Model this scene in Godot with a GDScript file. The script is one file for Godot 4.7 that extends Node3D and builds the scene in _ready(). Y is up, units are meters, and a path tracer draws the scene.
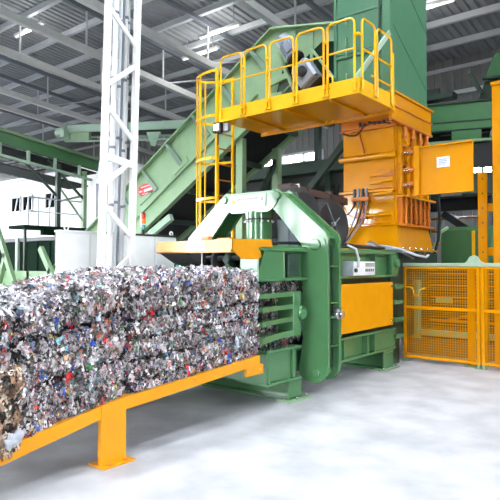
extends Node3D

# ------------------------------------------------------------------ mesh builder
class G:
	var v := PackedVector3Array()
	var n := PackedVector3Array()
	var c := PackedColorArray()
	var col := Color.WHITE
	var tinted := false

	func tri(a: Vector3, b: Vector3, d: Vector3) -> void:      # counter-clockwise from outside
		var m := (b - a).cross(d - a)
		if m.length_squared() < 1e-16:
			return
		m = m.normalized()
		tri_n(a, b, d, m, m, m)

	func tri_n(a: Vector3, b: Vector3, d: Vector3, na: Vector3, nb: Vector3, nd: Vector3) -> void:
		v.append(a); v.append(d); v.append(b)
		n.append(na); n.append(nd); n.append(nb)
		if tinted:
			c.append(col); c.append(col); c.append(col)

	func quad(a: Vector3, b: Vector3, d: Vector3, e: Vector3) -> void:
		tri(a, b, d)
		tri(a, d, e)

	func obox(ctr: Vector3, s: Vector3, bs := Basis.IDENTITY, bev := -1.0) -> G:
		var h := s * 0.5
		var k: float = bev if bev >= 0.0 else minf(0.006, minf(h.x, minf(h.y, h.z)) * 0.3)
		var corner := func(sx: int, sy: int, sz: int, ax: int) -> Vector3:
			var p := Vector3(sx * (h.x - k), sy * (h.y - k), sz * (h.z - k))
			if ax == 0: p.x = sx * h.x
			elif ax == 1: p.y = sy * h.y
			else: p.z = sz * h.z
			return ctr + bs * p
		for ax in 3:
			var u := (ax + 1) % 3
			var w := (ax + 2) % 3
			for s1 in [-1, 1]:
				var q: Array[Vector3] = []
				for e in [[-1, -1], [1, -1], [1, 1], [-1, 1]]:
					var g := [0, 0, 0]
					g[ax] = s1; g[u] = e[0]; g[w] = e[1]
					q.append(corner.call(g[0], g[1], g[2], ax))
				if s1 > 0: quad(q[0], q[1], q[2], q[3])
				else: quad(q[3], q[2], q[1], q[0])
			if k > 0.0:
				for s1 in [-1, 1]:          # the chamfer between faces u and w, running along ax
					for s2 in [-1, 1]:
						var q: Array[Vector3] = []
						for e in [[-1, u], [1, u], [1, w], [-1, w]]:
							var g := [0, 0, 0]
							g[ax] = e[0]; g[u] = s1; g[w] = s2
							q.append(corner.call(g[0], g[1], g[2], e[1]))
						if s1 * s2 > 0: quad(q[3], q[2], q[1], q[0])
						else: quad(q[0], q[1], q[2], q[3])
		return self

	func box(x0: float, x1: float, y0: float, y1: float, z0: float, z1: float, bev := -1.0) -> G:
		return obox(Vector3(x0 + x1, y0 + y1, z0 + z1) * 0.5, Vector3(absf(x1 - x0), absf(y1 - y0), absf(z1 - z0)), Basis.IDENTITY, bev)

	func bar(p: Vector3, q: Vector3, w: float, h: float, up := Vector3.UP) -> G:   # w across, h along up
		var d := (q - p).normalized()
		var s := d.cross(up)
		if s.length() < 0.001:
			s = d.cross(Vector3.RIGHT)
		s = s.normalized()
		var t := s.cross(d).normalized()
		return obox((p + q) * 0.5, Vector3((q - p).length(), h, w), Basis(d, t, s))

	func tube(path: Array, r: float, sides := 8, closed := false) -> G:
		var m := path.size()
		var rings := []
		var norms := []
		var prev := Vector3.ZERO
		for i in m:
			var a: Vector3 = path[(i - 1 + m) % m] if (i > 0 or closed) else path[0]
			var b: Vector3 = path[(i + 1) % m] if (i < m - 1 or closed) else path[m - 1]
			var d := (b - a).normalized()
			var s: Vector3
			if prev == Vector3.ZERO:
				s = d.cross(Vector3.UP)
				if s.length() < 0.05: s = d.cross(Vector3(1, 0, 0.3))
			else:
				s = prev - d * prev.dot(d)
			s = s.normalized()
			prev = s
			var t := d.cross(s)
			var ring := PackedVector3Array()
			var nr := PackedVector3Array()
			for k in sides:
				var an := TAU * k / sides
				var o := s * cos(an) + t * sin(an)
				ring.append(path[i] + o * r)
				nr.append(o)
			rings.append(ring); norms.append(nr)
		for i in (m if closed else m - 1):
			var j := (i + 1) % m
			for k in sides:
				var l := (k + 1) % sides
				tri_n(rings[i][k], rings[i][l], rings[j][l], norms[i][k], norms[i][l], norms[j][l])
				tri_n(rings[i][k], rings[j][l], rings[j][k], norms[i][k], norms[j][l], norms[j][k])
		if not closed:
			for k in range(1, sides - 1):
				tri(rings[0][0], rings[0][k + 1], rings[0][k])
				tri(rings[m - 1][0], rings[m - 1][k], rings[m - 1][k + 1])
		return self

	func lathe(prof: Array, at: Vector3, axis := Vector3.UP, sides := 20) -> G:   # prof of Vector2(radius, height), bottom to top
		var y := axis.normalized()
		var x := y.cross(Vector3(0.31, 0.2, 0.93)).normalized()
		var z := x.cross(y)
		for i in prof.size() - 1:
			var a: Vector2 = prof[i]
			var b: Vector2 = prof[i + 1]
			var d := b - a
			if d.length() < 1e-6: continue
			var out := Vector2(d.y, -d.x).normalized()
			for k in sides:
				var a0 := TAU * k / sides
				var a1 := TAU * (k + 1) / sides
				var r0 := x * cos(a0) - z * sin(a0)
				var r1 := x * cos(a1) - z * sin(a1)
				var n0 := r0 * out.x + y * out.y
				var n1 := r1 * out.x + y * out.y
				var p0 := at + r0 * a.x + y * a.y
				var p1 := at + r1 * a.x + y * a.y
				var p2 := at + r1 * b.x + y * b.y
				var p3 := at + r0 * b.x + y * b.y
				if a.x > 1e-6: tri_n(p0, p1, p2, n0, n1, n1)
				if b.x > 1e-6: tri_n(p0, p2, p3, n0, n1, n0)
		return self

	func cyl(p: Vector3, q: Vector3, r: float, sides := 16) -> G:
		var h := (q - p).length()
		var k := minf(r * 0.15, h * 0.15)
		return lathe([Vector2(0, 0), Vector2(r - k, 0), Vector2(r, k), Vector2(r, h - k), Vector2(r - k, h), Vector2(0, h)], p, q - p, sides)

	func prism(poly: PackedVector2Array, o: Vector3, ux: Vector3, uy: Vector3, depth: Vector3) -> G:   # outline swept along depth
		var pts := poly
		var area := 0.0
		for i in pts.size():
			area += pts[i].cross(pts[(i + 1) % pts.size()])
		if (area > 0) != (ux.cross(uy).dot(depth) > 0):
			pts = poly.duplicate()
			pts.reverse()
		var idx := Geometry2D.triangulate_polygon(pts)
		var at := func(q: Vector2) -> Vector3: return o + ux * q.x + uy * q.y
		for t in range(0, idx.size(), 3):
			var a: Vector3 = at.call(pts[idx[t]])
			var b: Vector3 = at.call(pts[idx[t + 1]])
			var d: Vector3 = at.call(pts[idx[t + 2]])
			if (b - a).cross(d - a).dot(depth) < 0:
				var sw := b
				b = d
				d = sw
			tri(a + depth, b + depth, d + depth)
			tri(a, d, b)
		for i in pts.size():
			var a: Vector3 = at.call(pts[i])
			var b: Vector3 = at.call(pts[(i + 1) % pts.size()])
			quad(a, b, b + depth, a + depth)
		return self

	func mesh(off: Vector3) -> ArrayMesh:
		var arr := []
		arr.resize(Mesh.ARRAY_MAX)
		var w := PackedVector3Array(v)
		if off != Vector3.ZERO:
			for i in w.size():
				w[i] -= off
		arr[Mesh.ARRAY_VERTEX] = w
		arr[Mesh.ARRAY_NORMAL] = n
		if tinted:
			arr[Mesh.ARRAY_COLOR] = c
		var m := ArrayMesh.new()
		m.add_surface_from_arrays(Mesh.PRIMITIVE_TRIANGLES, arr)
		return m

# ------------------------------------------------------------------ nodes
var taken := {}

func numbered(called: String) -> String:
	var k: int = taken.get(called, 0)
	taken[called] = k + 1
	return called if k == 0 else "%s_%03d" % [called, k]

func tag(o: Node3D, label: String, category: String, group := "", kind := "") -> Node3D:
	o.set_meta("label", label)
	if category: o.set_meta("category", category)
	if group: o.set_meta("group", group)
	if kind: o.set_meta("kind", kind)
	return o

func thing(called: String, at: Vector3, label: String, category: String, group := "") -> Node3D:
	var o := Node3D.new()
	o.name = numbered(called)
	o.position = at
	add_child(o, true)
	return tag(o, label, category, group)

func structure(called: String, at: Vector3, label: String, category: String) -> Node3D:
	return tag(thing(called, at, label, category), label, category, "", "structure")

func origin_of(p: Node) -> Vector3:
	var at := Vector3.ZERO
	while p is Node3D and p != self:
		at += (p as Node3D).position
		p = p.get_parent()
	return at

# the builder's triangles are in world space; the mesh is stored relative to its parent
func part(called: String, g: G, m: Material, parent: Node3D, label := "") -> MeshInstance3D:
	var o := MeshInstance3D.new()
	o.name = called if parent != self else numbered(called)
	o.mesh = g.mesh(origin_of(parent))
	o.material_override = m
	parent.add_child(o, true)
	if label: o.set_meta("label", label)
	return o

func g() -> G:
	return G.new()

func V(x: float, y: float, z: float) -> Vector3:
	return Vector3(x, y, z)

func poly(a: Array) -> PackedVector2Array:
	var p := PackedVector2Array()
	for i in range(0, a.size(), 2):
		p.append(Vector2(a[i], a[i + 1]))
	return p

# ------------------------------------------------------------------ materials
var worn: NoiseTexture2D
var M := {}

func noise_tex(freq: float, lo: float, hi: float, size := 512, octaves := 4, sd := 1) -> NoiseTexture2D:
	var f := FastNoiseLite.new()
	f.seed = sd
	f.noise_type = FastNoiseLite.TYPE_SIMPLEX_SMOOTH
	f.frequency = freq
	f.fractal_octaves = octaves
	var t := NoiseTexture2D.new()
	t.width = size
	t.height = size
	t.seamless = true
	t.noise = f
	var r := Gradient.new()
	r.set_color(0, Color(lo, lo, lo))
	r.set_color(1, Color(hi, hi, hi))
	t.color_ramp = r
	return t

func paint(called: String, col: Color, rough: float, metal := 0.0, textured := true) -> StandardMaterial3D:
	var m := StandardMaterial3D.new()
	m.resource_name = called
	m.albedo_color = col
	m.roughness = rough
	m.metallic = metal
	if textured:
		m.albedo_texture = worn
		m.uv1_triplanar = true
		m.uv1_world_triplanar = true
		m.uv1_scale = Vector3(0.7, 0.7, 0.7)
	M[called] = m
	return m

func glow(called: String, col: Color, energy: float) -> StandardMaterial3D:
	var m := StandardMaterial3D.new()
	m.albedo_color = col
	m.emission_enabled = true
	m.emission = col
	m.emission_energy_multiplier = energy
	m.roughness = 0.4
	M[called] = m
	return m

func make_materials() -> void:
	worn = noise_tex(0.008, 0.955, 1.0, 512, 4, 3)
	paint("green", Color(0.30, 0.475, 0.31), 0.15)
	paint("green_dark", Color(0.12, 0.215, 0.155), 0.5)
	paint("green_shaft", Color(0.28, 0.46, 0.34), 0.3)
	paint("green_pale", Color(0.51, 0.63, 0.47), 0.4)
	paint("green_frost", Color(0.64, 0.75, 0.65), 0.36)
	paint("orange", Color(0.86, 0.57, 0.015), 0.12)
	paint("orange_deep", Color(0.80, 0.45, 0.05), 0.36)
	paint("yellow", Color(0.94, 0.71, 0.05), 0.25)
	paint("panel_yellow", Color(0.86, 0.575, 0.012), 0.3)
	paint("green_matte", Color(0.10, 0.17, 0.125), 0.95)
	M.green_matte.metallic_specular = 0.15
	paint("pane_dark", Color(0.04, 0.04, 0.045), 0.9, 0.0, false)
	M.pane_dark.metallic_specular = 0.15
	paint("timber_brown", Color(0.46, 0.33, 0.18), 0.7)
	paint("white", Color(0.93, 0.93, 0.92), 0.55)
	paint("steel_white", Color(0.86, 0.87, 0.88), 0.5)
	paint("steel_grey", Color(0.50, 0.52, 0.55), 0.42, 0.25)
	paint("galvanised", Color(0.74, 0.76, 0.78), 0.45, 0.3)
	paint("deck", Color(0.61, 0.62, 0.63), 0.5)
	paint("wall_grey", Color(0.52, 0.52, 0.51), 0.7)
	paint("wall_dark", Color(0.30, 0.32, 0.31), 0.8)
	paint("black", Color(0.05, 0.05, 0.055), 0.5)
	paint("rubber", Color(0.06, 0.06, 0.065), 0.65)
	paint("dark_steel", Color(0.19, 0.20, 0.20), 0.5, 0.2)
	paint("rust", Color(0.24, 0.16, 0.14), 0.6)
	paint("chrome", Color(0.85, 0.86, 0.87), 0.22, 0.9, false)
	paint("motor_grey", Color(0.47, 0.50, 0.55), 0.4)
	paint("cabinet_grey", Color(0.68, 0.70, 0.73), 0.45)
	paint("sign_red", Color(0.80, 0.13, 0.15), 0.4, 0.0, false)
	paint("sign_white", Color(0.92, 0.92, 0.92), 0.75, 0.0, false)
	paint("print_grey", Color(0.62, 0.65, 0.72), 0.5, 0.0, false)
	paint("print_orange", Color(0.95, 0.72, 0.35), 0.5, 0.0, false)
	paint("lens_red", Color(0.75, 0.12, 0.05), 0.2, 0.0, false)
	paint("lens_amber", Color(0.90, 0.42, 0.08), 0.2, 0.0, false)
	paint("lens_green", Color(0.10, 0.55, 0.45), 0.2, 0.0, false)
	glow("tube_glow", Color(1.0, 0.99, 0.97), 2.2)
	glow("flood_glow", Color(1.0, 0.97, 0.96), 2.0)
	paint("floor", Color(0.75, 0.75, 0.755), 0.62)
	M.floor.albedo_texture = noise_tex(0.006, 0.80, 1.0, 1024, 6, 11)
	M.floor.uv1_scale = Vector3(0.22, 0.22, 0.22)
	M.floor.roughness_texture = noise_tex(0.01, 0.7, 1.0, 512, 4, 5)
	var glass := StandardMaterial3D.new()
	glass.transparency = BaseMaterial3D.TRANSPARENCY_ALPHA
	glass.albedo_color = Color(0.92, 0.96, 0.97, 0.08)
	glass.roughness = 0.05
	M.glass = glass
	var fl := StandardMaterial3D.new()
	fl.vertex_color_use_as_albedo = true
	fl.roughness = 0.34
	fl.metallic_specular = 0.6
	fl.cull_mode = BaseMaterial3D.CULL_DISABLED
	M.flakes = fl
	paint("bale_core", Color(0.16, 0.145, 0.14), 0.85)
	var bt := StandardMaterial3D.new()
	bt.albedo_color = Color(0.80, 0.85, 0.90)
	bt.roughness = 0.2
	M.bottle_clear = bt
	var bb := bt.duplicate()
	bb.albedo_color = Color(0.12, 0.28, 0.68)
	M.bottle_blue = bb
	var bg := bt.duplicate()
	bg.albedo_color = Color(0.25, 0.50, 0.28)
	M.bottle_green = bg
	var br := bt.duplicate()
	br.albedo_color = Color(0.78, 0.14, 0.14)
	M.bottle_red = br

# ------------------------------------------------------------------ roof heights
const ROOF := 10.6
const PITCH := 0.085

func deck_y(x: float) -> float:
	return ROOF - PITCH * x

func chord_y(x: float) -> float:
	return 9.0 - PITCH * x

# ------------------------------------------------------------------ main
func _ready() -> void:
	# camera
	var cam := Camera3D.new()
	cam.name = "camera"
	cam.position = Vector3(0, 1.65, 0)
	cam.rotation = Vector3(atan(14.0 / 567.0), -deg_to_rad(50.95), 0)
	cam.fov = rad_to_deg(2.0 * atan(250.0 / 567.0))
	cam.near = 0.05
	cam.far = 200
	add_child(cam)
	# daylight: an overcast sky that reaches the hall through the open side behind the camera and the roof lights
	var sky := ProceduralSkyMaterial.new()
	sky.sky_top_color = Color(0.93, 0.96, 1.0)
	sky.sky_horizon_color = Color(0.97, 0.98, 1.0)
	sky.ground_bottom_color = Color(0.6, 0.6, 0.6)
	sky.ground_horizon_color = Color(0.8, 0.8, 0.8)
	sky.sky_energy_multiplier = 6.5
	sky.ground_energy_multiplier = 1.0
	var env := Environment.new()
	env.background_mode = Environment.BG_SKY
	env.sky = Sky.new()
	env.sky.sky_material = sky
	env.tonemap_mode = Environment.TONE_MAPPER_LINEAR
	env.tonemap_exposure = 0.53
	env.sdfgi_enabled = true
	env.ssao_enabled = true
	env.ssil_enabled = true
	var we := WorldEnvironment.new()
	we.name = "world_environment"
	we.environment = env
	add_child(we)
	make_materials()

	build_hall()
	build_column()
	build_white_partition()
	build_press()
	build_chute()
	build_bales()
	build_guard()
	build_hopper()
	build_shaft()
	build_platform()
	build_ladder()
	build_incline_conveyor()
	build_gearmotor()
	build_fences()
	build_background_left()
	build_background_right()
	build_background_middle()
	build_small_things()

# ------------------------------------------------------------------ the hall
func build_hall() -> void:
	var fl := g().box(-8, 20, -0.2, 0, -42, 8, 0.0)
	var f := part("floor", fl, M.floor, self)
	tag(f, "pale concrete floor of the hall with faint scuffs", "floor", "", "structure")

	var ceiling := structure("ceiling", V(0, 0, 0), "grey corrugated steel roof deck on white purlins and trusses", "ceiling")
	# corrugated sheets, ribs running down the slope; roof lights left open in strips over the machine
	var pitch := 0.25
	var lights := [[-5.0, 9.0, -3.5, -2.5], [-5.0, 9.0, -7.0, -6.0], [-5.0, 9.0, 1.0, 2.0],
		[-5.0, 4.0, -14.0, -13.0], [-5.0, 4.0, -22.0, -21.0], [-5.0, 4.0, -29.0, -28.0], [-5.0, 4.0, -36.0, -35.0]]
	var sheet_edges := [-8.0, -5.0, 4.0, 9.0, 20.0]
	for i in sheet_edges.size() - 1:
		var xa: float = sheet_edges[i]
		var xb: float = sheet_edges[i + 1]
		var s := g()
		var z := -42.0
		while z < 8.0 - 0.01:
			var open := false
			for l in lights:
				if xa >= l[0] - 0.01 and xb <= l[1] + 0.01 and z >= l[2] - 0.01 and z + pitch <= l[3] + 0.01:
					open = true
			if not open:
				var zs := [z, z + 0.09, z + 0.125, z + 0.215, z + pitch]
				var ys := [0.0, 0.0, 0.055, 0.055, 0.0]
				for k in 4:
					var a := V(xa, deck_y(xa) + ys[k], zs[k])
					var b := V(xb, deck_y(xb) + ys[k], zs[k])
					var c2 := V(xb, deck_y(xb) + ys[k + 1], zs[k + 1])
					var d := V(xa, deck_y(xa) + ys[k + 1], zs[k + 1])
					s.quad(a, b, c2, d)
					var up := V(0, 0.09, 0)
					s.quad(d + up, c2 + up, b + up, a + up)
			z += pitch
		part("roof_sheet", s, M.deck, ceiling)
	for l in lights:
		var xa: float = l[0]
		var xb: float = l[1]
		part("roof_light_pane", g().bar(V(xa, deck_y(xa) + 0.06, (l[2] + l[3]) * 0.5), V(xb, deck_y(xb) + 0.06, (l[2] + l[3]) * 0.5), l[3] - l[2], 0.02), M.glass, ceiling)
	# purlins across
	var x := -7.0
	while x < 20:
		part("purlin", g().box(x - 0.05, x + 0.05, deck_y(x) - 0.20, deck_y(x) - 0.03, -42, 8, 0.0).box(x - 0.06, x + 0.07, deck_y(x) - 0.22, deck_y(x) - 0.195, -42, 8, 0.0), M.steel_white, ceiling)
		x += 1.5
	# trusses down the slope
	for z in [-8.75, -12.1, -14.58, -16.9, -20.4, -22.2, -26.5, -31.0, -36.0, -3.0, 2.5]:
		var t := Node3D.new()
		t.name = "truss"
		ceiling.add_child(t, true)
		var hd := 0.12 if z > -21 else 0.1
		part("bottom_chord", g().bar(V(-8, chord_y(-8), z), V(20, chord_y(20), z), 0.18, hd * 1.7), M.white, t)
		part("top_chord", g().bar(V(-8, deck_y(-8) - 0.36, z), V(20, deck_y(20) - 0.36, z), 0.12, 0.14), M.steel_grey, t)
		var bay := 3.1
		var k := 0
		var px := -6.5 + fposmod(z * 0.37, 1.3)
		while px < 19.5:
			part("web_post", g().bar(V(px, chord_y(px), z), V(px, deck_y(px) - 0.3, z), 0.05, 0.05), M.steel_white, t)
			if px + bay < 19.8 and k % 3 == 0:
				var up := k % 2 == 0
				var p := V(px, chord_y(px) if up else deck_y(px) - 0.34, z)
				var q := V(px + bay, (deck_y(px + bay) - 0.34) if up else chord_y(px + bay), z)
				part("web_diagonal", g().bar(p, q, 0.04, 0.05), M.steel_white, t)
			px += bay
			k += 1
	# far end wall: cladding with ribs, openings for the windows
	var wall := structure("wall_end", V(20, 0, -17), "grey ribbed cladding wall closing the far end of the hall", "wall")
	var holes := [[-15.6, -12.3, 5.1, 6.4], [-7.1, -5.5, 4.3, 5.75], [-18.9, -16.6, 5.1, 6.4]]
	var zc := [-42.0, -18.9, -16.6, -15.6, -12.3, -7.1, -5.5, 8.0]
	for i in zc.size() - 1:
		var z0: float = zc[i]
		var z1: float = zc[i + 1]
		var spans := [[0.0, 9.0]]
		for h in holes:
			if absf(h[0] - z0) < 0.01:
				spans = [[0.0, h[2]], [h[3], 9.0]]
		for s in spans:
			var w := g().box(20, 20.2, s[0], s[1], z0, z1, 0.0)
			var zz := z0 + 0.1
			while zz < z1 - 0.08:
				w.box(19.965, 20.0, s[0], s[1], zz, zz + 0.07, 0.0)
				zz += 0.3
			part("cladding_panel", w, M.wall_grey, wall)
	part("eaves_flashing", g().box(19.88, 20, 8.5, 8.62, -42, 8), M.steel_white, wall)
	part("ledge", g().box(19.8, 20, 7.58, 7.72, -9.6, 8), M.steel_white, wall)
	var wn := 1
	for h in holes:
		var w := structure("window_%d" % wn, V(20, h[2], (h[0] + h[1]) * 0.5), ["bright window high in the far wall under the conveyor", "small bright window beside the yellow post", "bright window left of the conveyor support leg"][wn - 1], "window")
		var fr := g()
		fr.box(19.92, 20.1, h[2], h[2] + 0.08, h[0], h[1]).box(19.92, 20.1, h[3] - 0.08, h[3], h[0], h[1])
		fr.box(19.92, 20.1, h[2], h[3], h[0], h[0] + 0.08).box(19.92, 20.1, h[2], h[3], h[1] - 0.08, h[1])
		part("window_frame", fr, M.steel_white, w)
		part("mullion", g().box(19.93, 20.08, h[2], h[3], lerpf(h[0], h[1], 0.36) - 0.03, lerpf(h[0], h[1], 0.36) + 0.03), M.green_frost, w)
		part("mullion", g().box(19.93, 20.08, h[2], h[3], lerpf(h[0], h[1], 0.7) - 0.04, lerpf(h[0], h[1], 0.7) + 0.04), M.green_frost, w)
		part("transom", g().box(19.93, 20.08, lerpf(h[2], h[3], 0.66) - 0.04, lerpf(h[2], h[3], 0.66) + 0.04, h[0], h[1]), M.green_frost, w)
		part("pane", g().box(20.0, 20.012, h[2], h[3], h[0], h[1], 0.0), M.glass, w)
		wn += 1
	var wf := structure("wall_far", V(6, 0, -42), "grey side wall at the far left end of the hall with a long glazed opening", "wall")
	part("wall_sheet", g().box(-8, 20.2, 0, 4.6, -42.2, -42, 0.0).box(-8, 20.2, 8.4, 11.6, -42.2, -42, 0.0), M.wall_grey, wf)
	for i in 8:
		part("mullion", g().box(-8 + i * 4.0, -7.8 + i * 4.0, 4.6, 8.4, -42.2, -42, 0.0), M.steel_grey, wf)
	# near walls, each with a tall open gate that lets the daylight in
	var wl := structure("wall_left", V(-8, 0, -17), "grey wall behind the camera with wide open gates", "wall")
	var gates := [[-22.0, -12.5], [-3.5, -1.5]]
	part("wall_sheet", g().box(-8.2, -8, 0, 11.6, -42, -22, 0.0).box(-8.2, -8, 4.75, 11.6, -22, -12.5, 0.0).box(-8.2, -8, 0, 11.6, -12.5, -3.5, 0.0).box(-8.2, -8, 5.3, 11.6, -3.5, -1.5, 0.0).box(-8.2, -8, 0, 11.6, -1.5, 8, 0.0), M.wall_grey, wl)
	for q in gates:
		var gh := 4.75 if q[0] < -10.0 else 5.3
		part("gate_frame", g().box(-8.25, -7.95, 0, gh + 0.1, q[0] - 0.15, q[0]).box(-8.25, -7.95, 0, gh + 0.1, q[1], q[1] + 0.15).box(-8.25, -7.95, gh, gh + 0.12, q[0], q[1]), M.steel_grey, wl)
	var wr := structure("wall_right", V(4, 0, 8), "grey wall to the right of the camera with an open gate", "wall")
	part("wall_sheet", g().box(-8.2, -6, 0, 11.6, 8, 8.2, 0.0).box(-6, -3.5, 0, 11.6, 8, 8.2, 0.0).box(-3.5, -1, 4.3, 11.6, 8, 8.2, 0.0).box(-1, 20.2, 0, 7.2, 8, 8.2, 0.0).box(-1, 20.2, 8.4, 11.6, 8, 8.2, 0.0).box(-1, 8, 7.2, 8.4, 8, 8.2, 0.0).box(19, 20.2, 7.2, 8.4, 8, 8.2, 0.0), M.wall_grey, wr)
	part("gate_frame", g().box(-3.65, -3.5, 0, 4.4, 7.95, 8.25).box(-1, -0.85, 0, 4.4, 7.95, 8.25).box(-3.5, -1, 4.25, 4.4, 7.95, 8.25), M.steel_grey, wr)
	# tube lamps slung under the purlins
	var lamps := [[12.95, -11.75, "tube lamp under the roof just left of the conveyor head"], [15.05, -6.0, "tube lamp under the roof above the far green chute"], [9.55, -16.9, "tube lamp between the trusses at the upper left"], [13.8, -13.4, "tube lamp deeper under the roof behind the ladder cage"]]
	for l in lamps:
		var lx: float = l[0]
		var lz: float = l[1]
		var y := deck_y(lx) - 0.62
		var t := thing("tube_lamp", V(lx, y, lz), "white fluorescent " + l[2], "lamp", "tube lamps under the roof")
		part("housing", g().box(lx - 0.07, lx + 0.07, y, y + 0.07, lz - 0.85, lz + 0.85), M.white, t)
		part("tube", g().cyl(V(lx, y - 0.025, lz - 0.8), V(lx, y - 0.025, lz + 0.8), 0.025, 10), M.tube_glow, t)
		part("hanger", g().box(lx - 0.012, lx + 0.012, y + 0.07, deck_y(lx) + 0.01, lz - 0.6, lz - 0.58).box(lx - 0.012, lx + 0.012, y + 0.07, deck_y(lx) + 0.01, lz + 0.58, lz + 0.6), M.galvanised, t)
		var li := OmniLight3D.new()
		li.name = "lamp_light"
		li.light_energy = 2.8
		li.light_size = 0.3
		li.omni_range = 40
		li.omni_attenuation = 2
		li.shadow_enabled = true
		li.position = V(0, -0.12, 0)
		t.add_child(li)

# ------------------------------------------------------------------ lattice column and conduits
func build_column() -> void:
	var z := -5.5
	var t := thing("lattice_column", V(4.24, 0, z), "tall white lattice steel column rising behind the bales", "column")
	var lean := func(x: float, y: float) -> float: return x + (y - 1.7) * 0.027   # the mast stands a little out of plumb
	var chords := [[4.03, z], [4.47, z], [4.03, z - 0.45], [4.47, z - 0.45]]
	for c2 in chords.slice(0, 2):
		part("chord", g().bar(V(lean.call(c2[0], 0), 0, c2[1]), V(lean.call(c2[0], 10.2), 10.2, c2[1]), 0.075, 0.07, Vector3.RIGHT), M.white, t)
	for y in [1.18, 2.36, 3.54, 4.72, 5.90, 7.08, 8.26, 9.44]:
		part("lacing", g().bar(V(lean.call(4.03, y), y, z), V(lean.call(4.47, y - 0.385), y - 0.385, z), 0.035, 0.06), M.white, t)
		part("lacing", g().bar(V(lean.call(4.47, y - 0.61), y - 0.61, z), V(lean.call(4.03, y - 0.96), y - 0.96, z), 0.035, 0.06), M.white, t)
	for y in [2.92, 5.3]:
		part("batten", g().bar(V(lean.call(4.03, y), y, z), V(lean.call(4.47, y - 0.06), y - 0.06, z), 0.04, 0.09), M.white, t)
	part("base_plate", g().box(3.8, 4.7, 0, 0.03, z - 0.3, z + 0.3), M.steel_grey, t)
	var rng := RandomNumberGenerator.new()
	rng.seed = 4
	var k := 0
	for q in [[4.235, 0.035, "white"], [4.31, 0.02, "steel_white"], [4.355, 0.016, "steel_grey"], [4.395, 0.022, "white"], [4.435, 0.014, "steel_white"]]:
		var names := ["widest grey conduit running up the lattice column", "slim white conduit next to the widest one in the column", "thin dark grey conduit in the middle of the column bundle", "galvanised conduit right of the thin dark one", "thinnest white conduit beside the right chord of the column"]
		var c3 := thing("conduit_pipe", V(q[0], 0, z - 0.12), names[k], "pipe", "conduits up the lattice column")
		part("pipe", g().tube([V(lean.call(q[0], 0), 0, z - 0.12), V(lean.call(q[0], 10.2), 10.2, z - 0.12)], q[1], 10), M[q[2]], c3)
		var cl := g()
		for i in 12:
			var y := 0.6 + i * 0.8 + rng.randf() * 0.2
			cl.cyl(V(lean.call(q[0], y), y, z - 0.12), V(lean.call(q[0], y), y + 0.035, z - 0.12), q[1] + 0.008, 10)
		part("pipe_clip", cl, M.steel_grey, c3)
		k += 1

func build_white_partition() -> void:
	var z := -5.95
	var t := thing("partition", V(4.7, 0, z), "low white panel partition with a dark cap behind the bales", "partition")
	var xs := [3.79, 4.2, 4.85, 5.25, 5.66]
	for i in xs.size() - 1:
		part("panel", g().box(xs[i] + 0.004, xs[i + 1] - 0.004, 0, 2.03, z - 0.12, z, 0.006), M.white, t)
	part("cap_rail", g().box(4.3, 5.67, 2.03, 2.055, z - 0.13, z + 0.01), M.dark_steel, t)
	part("cap_rail", g().box(3.78, 4.3, 2.03, 2.055, z - 0.13, z + 0.01), M.white, t)
	for x in [3.9, 4.55, 4.62, 5.22, 5.61]:
		var ring := []
		for k in 10:
			var a := TAU * k / 10
			ring.append(V(x + cos(a) * 0.028, 2.085 + sin(a) * 0.028, z - 0.06))
		part("lifting_eye", g().tube(ring, 0.009, 6, true), M.steel_white, t)
	var s := thing("signal_tower", V(5.08, 2.055, z - 0.05), "small signal tower light with red, amber and green lenses on the partition", "signal light")
	part("base", g().cyl(V(5.08, 2.055, z - 0.05), V(5.08, 2.12, z - 0.05), 0.022), M.black, s)
	part("lens", g().cyl(V(5.08, 2.125, z - 0.05), V(5.08, 2.18, z - 0.05), 0.034), M.lens_green, s, "green lens")
	part("spacer", g().cyl(V(5.08, 2.18, z - 0.05), V(5.08, 2.20, z - 0.05), 0.03), M.steel_white, s)
	part("lens", g().cyl(V(5.08, 2.20, z - 0.05), V(5.08, 2.27, z - 0.05), 0.036), M.lens_amber, s, "amber lens")
	part("lens", g().cyl(V(5.08, 2.272, z - 0.05), V(5.08, 2.335, z - 0.05), 0.036), M.lens_red, s, "red lens")
	part("cap", g().cyl(V(5.08, 2.335, z - 0.05), V(5.08, 2.35, z - 0.05), 0.03), M.black, s)

# ------------------------------------------------------------------ the baling press
func i_beam_z(x0: float, x1: float, y0: float, y1: float, z0: float, z1: float) -> G:
	var xm := (x0 + x1) * 0.5
	return g().box(x0, x1, y0, y0 + 0.03, z0, z1).box(x0, x1, y1 - 0.03, y1, z0, z1).box(xm - 0.02, xm + 0.02, y0 + 0.03, y1 - 0.03, z0 + 0.03, z1 - 0.03, 0.0).box(x0, x1, y0 + 0.03, y1 - 0.03, z1 - 0.03, z1)

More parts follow.
